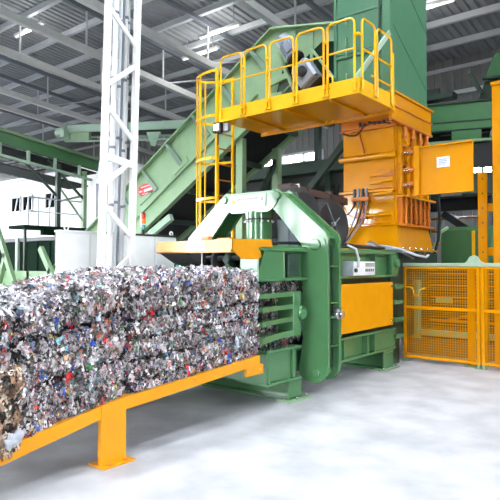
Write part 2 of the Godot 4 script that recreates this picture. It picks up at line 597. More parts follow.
func arm_profile(zc: float, sgn: float) -> Dictionary:
	# outlines in (Z, Y) for one side of the press frame, mirrored about zc
	var f := func(a: Array) -> PackedVector2Array:
		var p := PackedVector2Array()
		for i in range(0, a.size(), 2):
			p.append(Vector2(zc + sgn * a[i], a[i + 1]))
		return p
	# distances are measured from the frame's middle towards the side
	return {
		"arm": f.call([0.36, 2.62, 0.44, 2.655, 0.50, 2.62, 1.20, 2.04, 1.235, 1.96, 1.225, 1.86, 1.19, 1.78, 0.93, 1.76, 0.86, 1.82, 0.84, 1.90, 0.42, 2.36, 0.36, 2.40]),
		"post": f.call([0.86, 1.80, 0.90, 1.92, 0.98, 2.00, 1.08, 2.02, 1.18, 1.97, 1.23, 1.86, 1.235, 1.70, 1.235, 0.40, 1.21, 0.27, 1.14, 0.19, 1.05, 0.16, 0.90, 0.185, 0.83, 0.235, 0.80, 0.32, 0.835, 0.50, 0.865, 0.72, 0.845, 0.84, 0.855, 1.20]),
	}

func build_press() -> void:
	var t := thing("baling_press", V(6.8, 0, -4.6), "long green baling press with a heavy clamp frame and yellow side panel", "baler")
	# --- channel body: upper and lower side channels with stiffeners
	for z in [-3.95, -5.45]:
		var s := 1.0 if z > -4.5 else -1.0
		var zi: float = z - s * 0.10
		var up := g().box(5.02, 8.62, 1.80, 1.845, minf(z, zi - s * 0.2), maxf(z, zi - s * 0.2)).box(5.02, 8.62, 1.445, 1.48, minf(z, zi), maxf(z, zi)).box(5.04, 8.6, 1.46, 1.83, minf(zi, zi - s * 0.03), maxf(zi, zi - s * 0.03))
		part("upper_beam", up, M.green, t)
		var lo := g().box(6.2, 8.62, 0.59, 0.625, minf(z, zi), maxf(z, zi)).box(6.2, 8.62, 0.29, 0.325, minf(z, zi), maxf(z, zi)).box(6.2, 8.6, 0.30, 0.62, minf(zi, zi - s * 0.03), maxf(zi, zi - s * 0.03))
		part("lower_beam", lo, M.green, t)
		for x in [5.54, 6.86, 7.92, 8.50]:
			part("stiffener", g().box(x - 0.012, x + 0.012, 1.48, 1.80, minf(z - s * 0.01, zi), maxf(z - s * 0.01, zi)), M.green, t)
		for x in [6.98, 7.66, 7.90]:
			part("stiffener", g().box(x - 0.014, x + 0.014, 0.325, 0.59, minf(z - s * 0.01, zi), maxf(z - s * 0.01, zi)), M.green, t)
		part("end_plate", g().box(7.92, 8.60, 0.33, 0.585, minf(z - s * 0.012, z - s * 0.03), maxf(z - s * 0.012, z - s * 0.03)), M.green, t)
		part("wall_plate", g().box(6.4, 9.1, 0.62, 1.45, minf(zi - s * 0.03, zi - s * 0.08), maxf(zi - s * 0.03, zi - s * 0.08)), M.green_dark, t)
	# sloping gusset where the channel opens towards the bales
	part("mouth_gusset", g().prism(poly([4.99, 1.445, 5.54, 1.445, 5.54, 1.81, 5.16, 1.81]), V(0, 0, -3.965), Vector3.RIGHT, Vector3.UP, V(0, 0, -0.02)), M.green, t)
	part("mouth_plate", g().prism(poly([-3.95, 1.45, -3.95, 1.84, -4.20, 1.84, -4.20, 1.62, -4.14, 1.45]), V(5.0, 0, 0), Vector3.BACK, Vector3.UP, V(0.025, 0, 0)), M.green_frost, t)
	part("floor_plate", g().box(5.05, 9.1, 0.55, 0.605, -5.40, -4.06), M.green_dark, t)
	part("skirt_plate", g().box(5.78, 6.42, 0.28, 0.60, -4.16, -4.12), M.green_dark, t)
	part("roof_plate", g().box(5.05, 9.1, 1.84, 1.87, -5.45, -3.97), M.green, t)
	part("slot_block", g().box(5.60, 5.82, 1.5, 1.77, -3.985, -3.94).box(5.64, 5.74, 1.62, 1.7, -3.94, -3.925), M.green_dark, t)
	# --- finger gate: bars that hold the bale at the channel mouth
	var fingers := [[1.315, 1.262, 0.0], [1.165, 1.112, 0.0], [1.015, 0.962, 0.012], [0.855, 0.785, 0.03]]
	for f in fingers:
		var y1: float = f[0]
		var y0: float = f[1]
		var d: float = f[2]
		var fg := g()
		var steps := 6
		for i in steps:
			var a := float(i) / steps
			var b := float(i + 1) / steps
			var za := -3.90 + 0.05 * pow(1 - a, 2)
			var zb := -3.90 + 0.05 * pow(1 - b, 2)
			var xa := lerpf(4.97, 5.66, a)
			var xb := lerpf(4.97, 5.66, b)
			var ya := -d * pow(1 - a, 2)
			var yb := -d * pow(1 - b, 2)
			fg.quad(V(xa, y0 + ya, za), V(xb, y0 + yb, zb), V(xb, y1 + yb, zb), V(xa, y1 + ya, za))
			fg.quad(V(xa, y1 + ya, za), V(xb, y1 + yb, zb), V(xb, y1 + yb, zb - 0.27), V(xa, y1 + ya, za - 0.27))
			fg.quad(V(xb, y0 + yb, zb), V(xa, y0 + ya, za), V(xa, y0 + ya, za - 0.27), V(xb, y0 + yb, zb - 0.27))
			if i == 0:
				fg.quad(V(xa, y0 + ya, za - 0.27), V(xa, y0 + ya, za), V(xa, y1 + ya, za), V(xa, y1 + ya, za - 0.27))
		part("gate_finger", fg, M.green, t)
	part("gate_post", g().box(5.63, 5.79, 0.78, 1.32, -4.18, -3.895), M.green, t)
	part("gate_post", g().box(4.955, 4.985, 0.70, 1.36, -4.02, -3.955), M.green_dark, t)
	part("gate_knuckle", g().cyl(V(5.80, 1.055, -4.03), V(5.80, 1.055, -3.86), 0.085, 20), M.green, t)
	for y in [1.19, 0.82]:
		part("gate_strip", g().box(5.80, 5.9, y, y + 0.11, -4.0, -3.92), M.green_dark, t)
	# --- lower box at the mouth and the two skids
	var bx := g()
	bx.box(5.12, 5.80, 0.63, 0.66, -4.35, -3.89).box(5.12, 5.80, 0.26, 0.285, -4.35, -3.89).box(5.12, 5.15, 0.285, 0.63, -5.3, -3.91).box(5.15, 5.78, 0.285, 0.63, -4.0, -3.96, 0.0)
	part("sill_box", bx, M.green, t)
	for q in [[5.14, -3.895], [5.66, -3.92]]:
		part("sill_rib", g().box(q[0], q[0] + 0.03, 0.285, 0.63, -3.96, q[1]), M.green, t)
	var sk1 := part("skid", i_beam_z(5.60, 5.87, 0.0, 0.26, -5.6, -3.94), M.green, t)
	part("foot_plate", g().box(5.55, 5.98, 0.0, 0.018, -4.1, -3.86), M.green_pale, sk1)
	part("anchor_bolt", g().cyl(V(5.92, 0.018, -3.9), V(5.92, 0.05, -3.9), 0.018, 8).cyl(V(5.70, 0.018, -3.9), V(5.70, 0.05, -3.9), 0.018, 8), M.chrome, sk1)
	var sk2 := part("skid", i_beam_z(8.16, 8.50, 0.0, 0.29, -5.6, -3.95), M.green, t)
	part("foot_plate", g().box(8.1, 8.6, 0.0, 0.018, -4.1, -3.88), M.green_pale, sk2)
	part("anchor_bolt", g().cyl(V(8.55, 0.018, -3.92), V(8.55, 0.05, -3.92), 0.018, 8).cyl(V(8.12, 0.018, -3.92), V(8.12, 0.05, -3.92), 0.018, 8), M.chrome, sk2)
	# --- yellow side panel
	var pn := part("side_panel", g().box(6.40, 8.47, 0.683, 1.365, -3.985, -3.935), M.panel_yellow, t, "large yellow cover panel on the side")
	for q in [[8.40, 1.30], [8.40, 0.76], [6.50, 1.30], [6.50, 0.76]]:
		part("bolt", g().cyl(V(q[0], q[1], -3.94), V(q[0], q[1], -3.915), 0.022, 8), M.chrome, pn)
	# --- clamp frame across the channel: two plates with web, pins and ribs
	var zc := -4.90
	for x in [6.05, 6.33]:
		part("crosshead_plate", g().prism(poly([-5.30, 2.40, -5.22, 2.355, -4.58, 2.355, -4.50, 2.40, -4.44, 2.47, -4.44, 2.56, -4.49, 2.635, -5.31, 2.635, -5.38, 2.56, -5.38, 2.48]), V(x - 0.015, 0, 0), Vector3.BACK, Vector3.UP, V(0.05, 0, 0)), M.green, t)
		for s in [1.0, -1.0]:
			var pr := arm_profile(zc, s)
			part("arm_plate", g().prism(pr.arm, V(x, 0, 0), Vector3.BACK, Vector3.UP, V(0.045, 0, 0)), M.green, t)
			part("post_plate", g().prism(pr.post, V(x - 0.012, 0, 0), Vector3.BACK, Vector3.UP, V(0.05, 0, 0)), M.green, t)
	for s in [1.0, -1.0]:
		# web and flange plates between the two faces
		var w := g()
		w.box(6.09, 6.33, 0.35, 1.90, minf(zc + s * 1.10, zc + s * 1.14), maxf(zc + s * 1.10, zc + s * 1.14))
		part("post_web", w, M.green_dark, t)
		for y in [1.62, 1.16, 0.98, 0.62]:
			part("post_rib", g().box(6.09, 6.33, y - 0.012, y + 0.012, minf(zc + s * 1.08, zc + s * 1.22), maxf(zc + s * 1.08, zc + s * 1.22)), M.green, t)
		var a := V(6.21, 2.57, zc + s * 0.47)
		var b := V(6.21, 1.97, zc + s * 1.17)
		part("arm_flange", g().bar(a, b, 0.24, 0.03, V(0, 0.7, s * 0.7)), M.green, t)
		for q in [[0.46, 2.555, 0.055], [1.06, 1.895, 0.075], [1.06, 0.29, 0.06]]:
			part("pivot_pin", g().cyl(V(6.01, q[1], zc + s * q[0]), V(6.40, q[1], zc + s * q[0]), q[2], 24), M.green, t)
	part("crosshead_web", g().box(6.09, 6.33, 2.38, 2.42, -5.3, -4.5).box(6.09, 6.33, 2.56, 2.60, -5.3, -4.5), M.green, t)
	# nameplate on the crosshead
	var np := part("nameplate", g().box(6.018, 6.034, 2.43, 2.60, -5.25, -4.62, 0.0), M.sign_white, t, "white nameplate with an orange emblem and faint grey lettering")
	part("emblem", g().cyl(V(6.02, 2.515, -5.18), V(6.012, 2.515, -5.18), 0.032, 16), M.print_orange, np)
	var rng := RandomNumberGenerator.new()
	rng.seed = 9
	var ln := g()
	var zz := -5.12
	while zz < -4.74:
		var wd := rng.randf_range(0.015, 0.03)
		ln.box(6.012, 6.018, 2.53, 2.53 + rng.randf_range(0.022, 0.03), zz, zz + wd, 0.0)
		zz += wd + 0.012
	part("lettering", ln, M.print_grey, np)
	var l2 := g()
	zz = -5.10
	while zz < -4.88:
		var wd := rng.randf_range(0.01, 0.02)
		l2.box(6.012, 6.018, 2.475, 2.49, zz, zz + wd, 0.0)
		zz += wd + 0.008
	part("lettering", l2, M.print_orange, np)
	part("emblem", g().box(6.012, 6.018, 2.505, 2.56, -4.69, -4.655, 0.0), M.print_grey, np)
	# clamp cylinder
	var cy := part("clamp_cylinder", g().lathe([Vector2(0, 0), Vector2(0.215, 0), Vector2(0.215, 0.05), Vector2(0.185, 0.06), Vector2(0.185, 0.44), Vector2(0.195, 0.44), Vector2(0.195, 0.52), Vector2(0, 0.52)], V(6.2, 1.85, -4.87), Vector3.UP, 36), M.green, t)
	part("clamp_band", g().lathe([Vector2(0.19, 0.0), Vector2(0.20, 0.0), Vector2(0.20, 0.022), Vector2(0.19, 0.022)], V(6.2, 2.255, -4.87), Vector3.UP, 36), M.black, cy, "black band")
	for k in 14:
		var an := TAU * k / 14
		part("bolt", g().cyl(V(6.2 + cos(an) * 0.202, 2.225, -4.87 + sin(an) * 0.202), V(6.2 + cos(an) * 0.202, 2.25, -4.87 + sin(an) * 0.202), 0.012, 6), M.steel_white, cy)
	# side bolt between post and panel
	var tb := part("tie_bolt", g().cyl(V(6.30, 1.02, -3.74), V(6.30, 1.02, -3.60), 0.05, 12), M.chrome, t, "bright steel tie bolt")
	part("nut", g().cyl(V(6.30, 1.02, -3.70), V(6.30, 1.02, -3.65), 0.08, 6), M.chrome, tb)
	# round lug at the right end of the upper beam
	part("end_lug", g().prism(poly([8.44, 1.48, 8.66, 1.48, 8.72, 1.60, 8.70, 1.74, 8.60, 1.80, 8.48, 1.80]), V(0, 0, -3.93), Vector3.RIGHT, Vector3.UP, V(0, 0, -0.05)).cyl(V(8.58, 1.66, -3.93), V(8.58, 1.66, -3.88), 0.07, 16), M.green, t)
	for y in [0.45, 0.72, 1.0, 1.25]:
		part("hinge_block", g().box(8.55, 8.86, y, y + 0.07, -4.04, -3.92), M.green, t)
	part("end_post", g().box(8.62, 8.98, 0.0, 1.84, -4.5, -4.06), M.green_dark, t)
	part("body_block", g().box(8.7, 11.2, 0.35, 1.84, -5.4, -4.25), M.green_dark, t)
	# loose conduits over the top deck
	part("deck_conduit", g().tube([V(5.2, 1.9, -4.15), V(6.4, 1.93, -4.2), V(7.4, 1.90, -4.1), V(8.4, 1.9, -4.05)], 0.02, 8), M.rubber, t)
	part("deck_conduit", g().tube([V(6.45, 1.93, -4.3), V(7.2, 1.95, -4.25), V(8.6, 1.9, -4.2)], 0.025, 8), M.black, t)
	part("valve_block", g().box(6.55, 6.8, 1.87, 1.98, -4.35, -4.15).cyl(V(6.5, 1.93, -4.12), V(6.95, 1.93, -4.12), 0.03, 10), M.steel_grey, t)

# ------------------------------------------------------------------ chute
func rail_top(x: float) -> float:
	if x < 2.95:
		return lerpf(0.36, 0.515, (x - 2.0) / 0.95)
	return lerpf(0.515, 0.648, (x - 2.95) / 1.97)

func build_chute() -> void:
	var t := thing("bale_chute", V(2.95, 0, -4.5), "yellow steel run-out chute sloping down under the bales", "chute")
	for z in [-3.87, -5.22]:
		var zo: float = z + 0.02
		var r1 := poly([0.6, rail_top(0.6), 2.95, rail_top(2.95), 4.92, 0.648, 4.92, 0.548, 2.95, 0.412, 0.6, rail_top(0.6) - 0.13])
		part("side_rail", g().prism(r1, V(0, 0, zo), Vector3.RIGHT, Vector3.UP, V(0, 0, -0.035)), M.panel_yellow, t)
		part("rail_flange", g().bar(V(0.6, rail_top(0.6) - 0.01, z - 0.05), V(2.95, rail_top(2.95) - 0.01, z - 0.05), 0.10, 0.014).bar(V(2.95, rail_top(2.95) - 0.01, z - 0.05), V(4.92, 0.638, z - 0.05), 0.10, 0.014), M.panel_yellow, t)
		for lx in [2.83, 0.9]:
			var yt := rail_top(lx + 0.12) - 0.004
			var zf := zo + 0.012 if z > -4.5 else zo - 0.06
			var leg := part("leg", g().prism(poly([lx, 0.015, lx + 0.245, 0.015, lx + 0.245, rail_top(lx + 0.245) + 0.004, lx, rail_top(lx) + 0.004]), V(0, 0, zf), Vector3.RIGHT, Vector3.UP, V(0, 0, -0.045)).box(lx + 0.10, lx + 0.145, 0.015, yt - 0.05, zf - 0.2, zf - 0.045), M.panel_yellow, t)
			part("foot_plate", g().box(lx - 0.02, lx + 0.30, 0.0, 0.016, zf - 0.15, zf + 0.06), M.panel_yellow, leg)
			part("anchor_bolt", g().cyl(V(lx + 0.05, 0.016, zf + 0.03), V(lx + 0.05, 0.04, zf + 0.03), 0.015, 8).cyl(V(lx + 0.22, 0.016, zf + 0.03), V(lx + 0.22, 0.04, zf + 0.03), 0.015, 8), M.orange_deep, leg)
	var dk := g()
	dk.bar(V(0.6, rail_top(0.6) - 0.06, -4.55), V(2.95, rail_top(2.95) - 0.06, -4.55), 1.3, 0.02).bar(V(2.95, rail_top(2.95) - 0.06, -4.55), V(4.95, 0.59, -4.55), 1.3, 0.02)
	part("chute_floor", dk, M.steel_grey, t)
	part("end_bracket", g().box(4.70, 4.99, 0.44, 0.545, -3.90, -3.855).cyl(V(4.93, 0.49, -3.86), V(4.93, 0.49, -3.84), 0.02, 8), M.panel_yellow, t)

# ------------------------------------------------------------------ bales
const ZN := -3.93
var bn := FastNoiseLite.new()
var bn2 := FastNoiseLite.new()

func bale_top(x: float) -> float:
	var k := [[0.5, 1.06], [2.0, 1.315], [2.48, 1.405], [3.16, 1.53], [4.03, 1.57], [4.6, 1.565], [6.6, 1.58]]
	for i in k.size() - 1:
		if x <= k[i + 1][0]:
			return lerpf(k[i][1], k[i + 1][1], (x - k[i][0]) / (k[i + 1][0] - k[i][0]))
	return 1.6

func bale_floor(x: float) -> float:
	return rail_top(x) - 0.045

# a point on the bale's skin; s runs up the near face and then back over the top; out: point, normal
func skin(x: float, s: float, h: float, wd: float, d: Dictionary) -> Array:
	var r := 0.07
	var yb: float = bale_floor(x) + float(d.lift)
	var p: Vector3
	var nn: Vector3
	var zn: float = d.zn
	if s < h - r:
		p = V(x, yb + s, zn)
		nn = V(0, 0, 1)
	elif s < h + r:
		var a := (s - h + r) / (2 * r) * PI * 0.5
		p = V(x, yb + h - r + sin(a) * r, zn - r + cos(a) * r)
		nn = V(0, sin(a), cos(a))
	else:
		p = V(x, yb + h, zn - (s - h))
		nn = V(0, 1, 0)
	var amp := bn.get_noise_3d(x * 5.0, s * 5.0, d.k * 10.0) * 0.05 + bn2.get_noise_3d(x * 16.0, s * 7.0, d.k) * 0.045
	var top := clampf((s - h) / 0.2, 0.0, 1.0)
	amp += top * bn.get_noise_3d(x * 4.0, s * 4.0, 77.0) * 0.03
	for gr in d.grooves:
		var q: float = (s / h - gr[0] - bn.get_noise_2d(x * 3.0, gr[0] * 50.0) * 0.03) / gr[1]
		amp -= gr[2] * exp(-q * q)
	# the ends round off towards the joints between bales
	var e := minf(x - d.x0, d.x1 - x)
	if d.ends: amp -= 0.10 * exp(-e * e / 0.0012)
	return [p + nn * amp, nn]

func palette() -> Array:
	return [
		[20, Color(0.93, 0.91, 0.91)], [20, Color(0.79, 0.77, 0.77)], [14, Color(0.60, 0.565, 0.56)], [9, Color(0.40, 0.37, 0.37)], [20, Color(0.07, 0.06, 0.06)],
		[6, Color(0.66, 0.58, 0.62)], [4, Color(0.46, 0.36, 0.29)], [4.2, Color(0.76, 0.14, 0.15)], [2.4, Color(0.93, 0.46, 0.24)], [2.6, Color(0.14, 0.27, 0.62)],
		[3, Color(0.42, 0.66, 0.72)], [2.4, Color(0.26, 0.48, 0.25)], [1.2, Color(0.86, 0.78, 0.25)], [4, Color(0.86, 0.66, 0.68)]]

func brown_palette() -> Array:
	return [[20, Color(0.66, 0.50, 0.36)], [18, Color(0.50, 0.37, 0.26)], [12, Color(0.80, 0.69, 0.56)], [10, Color(0.32, 0.23, 0.17)], [8, Color(0.12, 0.10, 0.09)], [5, Color(0.85, 0.83, 0.80)], [2, Color(0.35, 0.42, 0.25)], [1, Color(0.7, 0.2, 0.15)]]

func pick(pal: Array, rng: RandomNumberGenerator) -> Color:
	var tot := 0.0
	for p in pal: tot += p[0]
	var q := rng.randf() * tot
	for p in pal:
		q -= p[0]
		if q <= 0:
			var k := rng.randf_range(0.82, 1.08)
			var c2: Color = p[1]
			c2 = c2.lerp(Color(0.50, 0.47, 0.465), rng.randf_range(0.0, 0.3))
			return Color(c2.r * k, c2.g * k, c2.b * k).srgb_to_linear() * 1.1
	return Color.WHITE

func flake(m: G, p: Vector3, nn: Vector3, rng: RandomNumberGenerator, size: float, upright: float) -> void:
	# a crumpled scrap of film or bottle wall: 2 x 3 cells, bent and folded
	var tn := (nn + V(rng.randfn(0, 0.55), rng.randfn(0, 0.4), rng.randfn(0, 0.45))).normalized()
	var ref := V(rng.randfn(0, 0.5), 1.0, rng.randfn(0, 0.3)) if rng.randf() < upright else V(rng.randfn(0, 1), rng.randfn(0, 1), rng.randfn(0, 1))
	var u := ref.cross(tn)
	if u.length() < 0.05: u = V(1, 0, 0).cross(tn)
	u = u.normalized()
	var w := tn.cross(u)
	var lu := size * rng.randf_range(0.45, 0.9)
	var lw := size * rng.randf_range(0.8, 1.9)
	var grid := []
	for j in 4:
		for i in 3:
			var a := (i - 1.0) * 0.5 + rng.randf_range(-0.12, 0.12)
			var b := (j - 1.5) / 3.0 + rng.randf_range(-0.09, 0.09)
			var bend := (rng.randf() - 0.5) * 0.36 * size + (0.25 - a * a) * 0.35 * size
			grid.append(p + u * (a * lu) + w * (b * lw) + tn * bend)
	for j in 3:
		for i in 2:
			var k := j * 3 + i
			m.tri(grid[k], grid[k + 1], grid[k + 4])
			m.tri(grid[k], grid[k + 4], grid[k + 3])

func bottle(at: Vector3, nn: Vector3, along: Vector3, ln: float, r: float, squash: float) -> G:
	# a squashed bottle with shoulder, neck and cap ring, lying on the bale's skin
	var m := g()
	var prof := [Vector2(0.0, 0.0), Vector2(0.85, 0.01), Vector2(1, 0.05), Vector2(0.9, 0.22), Vector2(1.02, 0.36), Vector2(0.86, 0.5), Vector2(0.98, 0.62), Vector2(0.75, 0.76), Vector2(0.36, 0.86), Vector2(0.34, 0.9), Vector2(0.42, 0.905), Vector2(0.42, 0.98), Vector2(0.0, 0.985)]
	var x := along.cross(nn).normalized()
	for i in prof.size() - 1:
		for k in 10:
			var q: Array[Vector3] = []
			for e in [[i, k], [i, k + 1], [i + 1, k + 1], [i + 1, k]]:
				var a: float = TAU * e[1] / 10.0
				var pr: Vector2 = prof[e[0]]
				var wob: float = 1.0 + 0.18 * sin(a * 3.0 + pr.y * 14.0)
				q.append(at + along * ((pr.y - 0.5) * ln) + x * (cos(a) * pr.x * r * wob) + nn * (sin(a) * pr.x * r * squash * wob))
			m.quad(q[3], q[2], q[1], q[0])
	return m

func make_bale(label: String, d: Dictionary, count: int, sd: int, pal: Array) -> Node3D:
	var xm: float = (d.x0 + d.x1) * 0.5
	var t := thing("plastic_bale", V(xm, bale_floor(xm), -4.55), label, "bale", "bales of pressed plastic")
	var wd := 1.2
	var m := g()
	var nx := int((d.x1 - d.x0) / 0.03)
	var ns := 70
	var pts := []
	for i in nx + 1:
		var x: float = lerpf(d.x0, d.x1, float(i) / nx)
		var h := bale_top(x) - bale_floor(x) - 0.02 - float(d.lift) if d.top < 0.0 else float(d.top)
		var col := []
		for j in ns + 1:
			col.append(skin(x, (h + wd) * j / ns, h, wd, d)[0])
		pts.append(col)
	for i in nx:
		for j in ns:
			m.quad(pts[i][j], pts[i + 1][j], pts[i + 1][j + 1], pts[i][j + 1])
	for i in nx:   # underside and back
		var a: Vector3 = pts[i][0]
		var b: Vector3 = pts[i + 1][0]
		var e: Vector3 = pts[i][ns]
		var f: Vector3 = pts[i + 1][ns]
		var bk := V(0, a.y - e.y, 0)
		m.quad(a, V(e.x, a.y, e.z), V(f.x, b.y, f.z), b)
		m.quad(e, f, V(f.x, b.y, f.z), V(e.x, a.y, e.z))
	for side in [0, nx]:
		var cen := V(pts[side][0].x, pts[side][0].y + 0.2, -4.55)
		for j in ns:
			if side == 0: m.tri(cen, pts[side][j], pts[side][j + 1])
			else: m.tri(cen, pts[side][j + 1], pts[side][j])
		var e: Vector3 = pts[side][ns]
		var a: Vector3 = pts[side][0]
		var c2 := V(e.x, a.y, e.z)
		if side == 0:
			m.tri(cen, e, c2); m.tri(cen, c2, a)
		else:
			m.tri(cen, c2, e); m.tri(cen, a, c2)
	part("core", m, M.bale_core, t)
	var rng := RandomNumberGenerator.new()
	rng.seed = sd
	var fl := g()
	fl.tinted = true
	# every squashed bottle is a handful of scraps of one colour, standing mostly upright
	for k in int(count / 6.0):
		var xc := rng.randf_range(d.x0 + 0.005, d.x1 - 0.005)
		var hc := bale_top(xc) - bale_floor(xc) - 0.02 - float(d.lift) if d.top < 0.0 else float(d.top)
		var sc := rng.randf() * (hc + wd * 0.95)
		if sc > hc and rng.randf() < 0.2: continue
		# fewer scraps cling inside the creases between the pressed layers
		var deep := 0.0
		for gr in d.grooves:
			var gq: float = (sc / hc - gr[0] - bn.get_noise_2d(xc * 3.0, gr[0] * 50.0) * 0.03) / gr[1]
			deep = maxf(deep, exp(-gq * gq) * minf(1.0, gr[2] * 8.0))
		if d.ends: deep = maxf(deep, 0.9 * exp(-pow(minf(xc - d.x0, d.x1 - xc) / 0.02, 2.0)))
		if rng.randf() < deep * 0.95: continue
		var base := pick(pal, rng)
		var on_top := sc > hc + 0.02
		if on_top and rng.randf() < 0.5: base = Color(0.92, 0.91, 0.93).srgb_to_linear()
		var big := rng.randf_range(0.5, 1.55) * (1.35 if on_top else 1.0)
		base *= clampf(1.0 + 1.1 * bn.get_noise_3d(xc * 7.0, sc * 7.0, 300.0 + d.k), 0.45, 1.6)
		var lift := rng.randf_range(0.0, 0.03)
		for i in rng.randi_range(4, 8):
			var x := clampf(xc + rng.randfn(0, 0.013 * big), d.x0 + 0.003, d.x1 - 0.003)
			var s := clampf(sc + rng.randfn(0, 0.024 * big), 0.0, hc + wd)
			var q := skin(x, s, hc, wd, d)
			fl.col = base * rng.randf_range(0.45, 1.3) if rng.randf() < 0.8 else pick(pal, rng)
			flake(fl, q[0] + q[1] * (lift + rng.randf_range(-0.004, 0.01)), q[1], rng, rng.randf_range(0.013, 0.030) * big, 0.75)
	var fo := part("plastic_flakes", fl, M.flakes, t)
	fo.set_meta("kind", "stuff")
	return t

func bottles_on(t: Node3D, d: Dictionary, count: int, sd: int) -> void:
	var rng := RandomNumberGenerator.new()
	rng.seed = sd
	for k in count:
		var x := rng.randf_range(d.x0 + 0.08, d.x1 - 0.08)
		var h := bale_top(x) - bale_floor(x) - 0.02 - float(d.lift)
		var q := skin(x, rng.randf_range(0.06, h - 0.08), h, 1.2, d)
		var nn: Vector3 = (q[1] + V(rng.randfn(0, 0.2), rng.randfn(0, 0.2), 0)).normalized()
		var al := V(rng.randfn(0, 0.6), 1, 0)
		al = (al - nn * al.dot(nn)).normalized()
		var w := rng.randf()
		var mat: Material = M.bottle_clear if w < 0.62 else (M.bottle_blue if w < 0.78 else (M.bottle_green if w < 0.9 else M.bottle_red))
		part("crushed_bottle", bottle(q[0] + nn * 0.012, nn, al, rng.randf_range(0.09, 0.15), rng.randf_range(0.022, 0.034), 0.5), mat, t)

func build_bales() -> void:
	bn.seed = 5
	bn.frequency = 0.6
	bn.noise_type = FastNoiseLite.TYPE_SIMPLEX_SMOOTH
	bn2.seed = 8
	bn2.frequency = 0.9
	var d1 := {"x0": 3.13, "x1": 5.0, "zn": ZN, "k": 1, "ends": true, "top": -1.0, "lift": 0.0, "grooves": [[0.84, 0.015, 0.08], [0.66, 0.022, 0.15], [0.49, 0.016, 0.10], [0.31, 0.022, 0.15], [0.14, 0.016, 0.09]]}
	bottles_on(make_bale("large grey bale of pressed plastic bottles at the mouth of the press", d1, 60000, 21, palette()), d1, 26, 31)
	var d2 := {"x0": 2.14, "x1": 3.13, "zn": ZN + 0.01, "k": 2, "ends": true, "top": -1.0, "lift": 0.0, "grooves": [[0.745, 0.030, 0.20], [0.57, 0.016, 0.10], [0.37, 0.024, 0.16], [0.17, 0.016, 0.10]]}
	bottles_on(make_bale("grey bale of pressed bottles with a deep crease under its top layer", d2, 34000, 22, palette()), d2, 22, 32)
	var d3 := {"x0": 0.75, "x1": 2.17, "zn": ZN + 0.10, "k": 3, "ends": true, "top": 0.56, "lift": 0.0, "grooves": []}
	var b3 := make_bale("brownish half bale of pressed plastic at the low end of the chute", d3, 12000, 23, brown_palette())
	part("crushed_jug", bottle(V(2.07, 0.435, ZN + 0.14), V(0, 0, 1), V(0.9, 0.45, 0).normalized(), 0.17, 0.05, 0.5), M.cabinet_grey, b3, "pale grey crushed jug")
	var d5 := {"x0": 0.9, "x1": 2.12, "zn": ZN + 0.01, "k": 6, "ends": true, "top": -1.0, "lift": 0.60, "grooves": []}
	make_bale("grey half bale of pressed bottles lying on the brownish one", d5, 10000, 25, palette())
	var d4 := {"x0": 5.0, "x1": 6.7, "zn": -4.17, "k": 4, "ends": false, "top": 0.84, "lift": 0.0, "grooves": []}
	make_bale("plastic being pressed, seen between the green gate fingers", d4, 9000, 24, palette())

# ------------------------------------------------------------------ yellow guard over the bale exit
func build_guard() -> void:
	var t := thing("exit_guard", V(4.57, 1.78, -4.5), "yellow sheet steel guard over the bale exit with a white sticker", "guard")
	part("front_plate", g().prism(poly([-5.14, 1.905, -3.95, 1.92, -3.95, 1.815, -3.975, 1.79, -5.14, 1.775]), V(4.56, 0, 0), Vector3.BACK, Vector3.UP, V(0.02, 0, 0)), M.panel_yellow, t)
	part("front_lip", g().box(4.56, 4.72, 1.775, 1.79, -5.14, -3.96), M.panel_yellow, t)
	part("side_plate", g().prism(poly([4.565, 1.92, 5.26, 1.935, 5.29, 1.85, 5.08, 1.845, 5.05, 1.80, 5.08, 1.735, 5.02, 1.705, 4.74, 1.705, 4.60, 1.79, 4.565, 1.815]), V(0, 0, -3.95), Vector3.RIGHT, Vector3.UP, V(0, 0, -0.02)), M.panel_yellow, t)
	part("sticker", g().box(4.553, 4.56, 1.80, 1.90, -4.62, -4.34, 0.0), M.sign_white, t, "white sticker")
	part("side_plate", g().prism(poly([4.57, 1.90, 5.2, 1.90, 5.2, 1.72, 4.75, 1.70]), V(0, 0, -5.12), Vector3.RIGHT, Vector3.UP, V(0, 0, -0.02)), M.panel_yellow, t)
	part("top_bracket", g().box(4.6, 4.66, 1.92, 1.96, -4.45, -4.32).box(4.6, 4.66, 1.915, 1.935, -4.2, -4.02), M.orange_deep, t)
	part("deflector", g().prism(poly([4.6, 1.775, 4.95, 1.775, 4.95, 1.66, 4.82, 1.66]), V(0, 0, -5.12), Vector3.RIGHT, Vector3.UP, V(0, 0, 0.42)), M.dark_steel, t, "dark deflector under the guard")
	# drive parts hanging behind the guard
	var s := thing("drive_shaft", V(5.0, 1.62, -4.5), "dark shaft with sprocket and hanging chain behind the yellow guard", "shaft")
	part("axle", g().cyl(V(5.05, 1.72, -5.1), V(5.05, 1.72, -4.2), 0.03, 12), M.dark_steel, s)
	part("sprocket", g().cyl(V(5.05, 1.70, -4.62), V(5.05, 1.70, -4.58), 0.11, 18), M.dark_steel, s)
	part("bearing", g().box(4.98, 5.12, 1.60, 1.84, -4.42, -4.36).cyl(V(4.96, 1.7, -4.39), V(5.0, 1.7, -4.39), 0.05, 12), M.green_dark, s)
	var ch := g()
	for i in 9:
		ch.obox(V(4.80, 1.78 - i * 0.022, -4.62), V(0.016 if i % 2 else 0.008, 0.026, 0.008 if i % 2 else 0.016))
	part("chain", ch, M.steel_white, s)

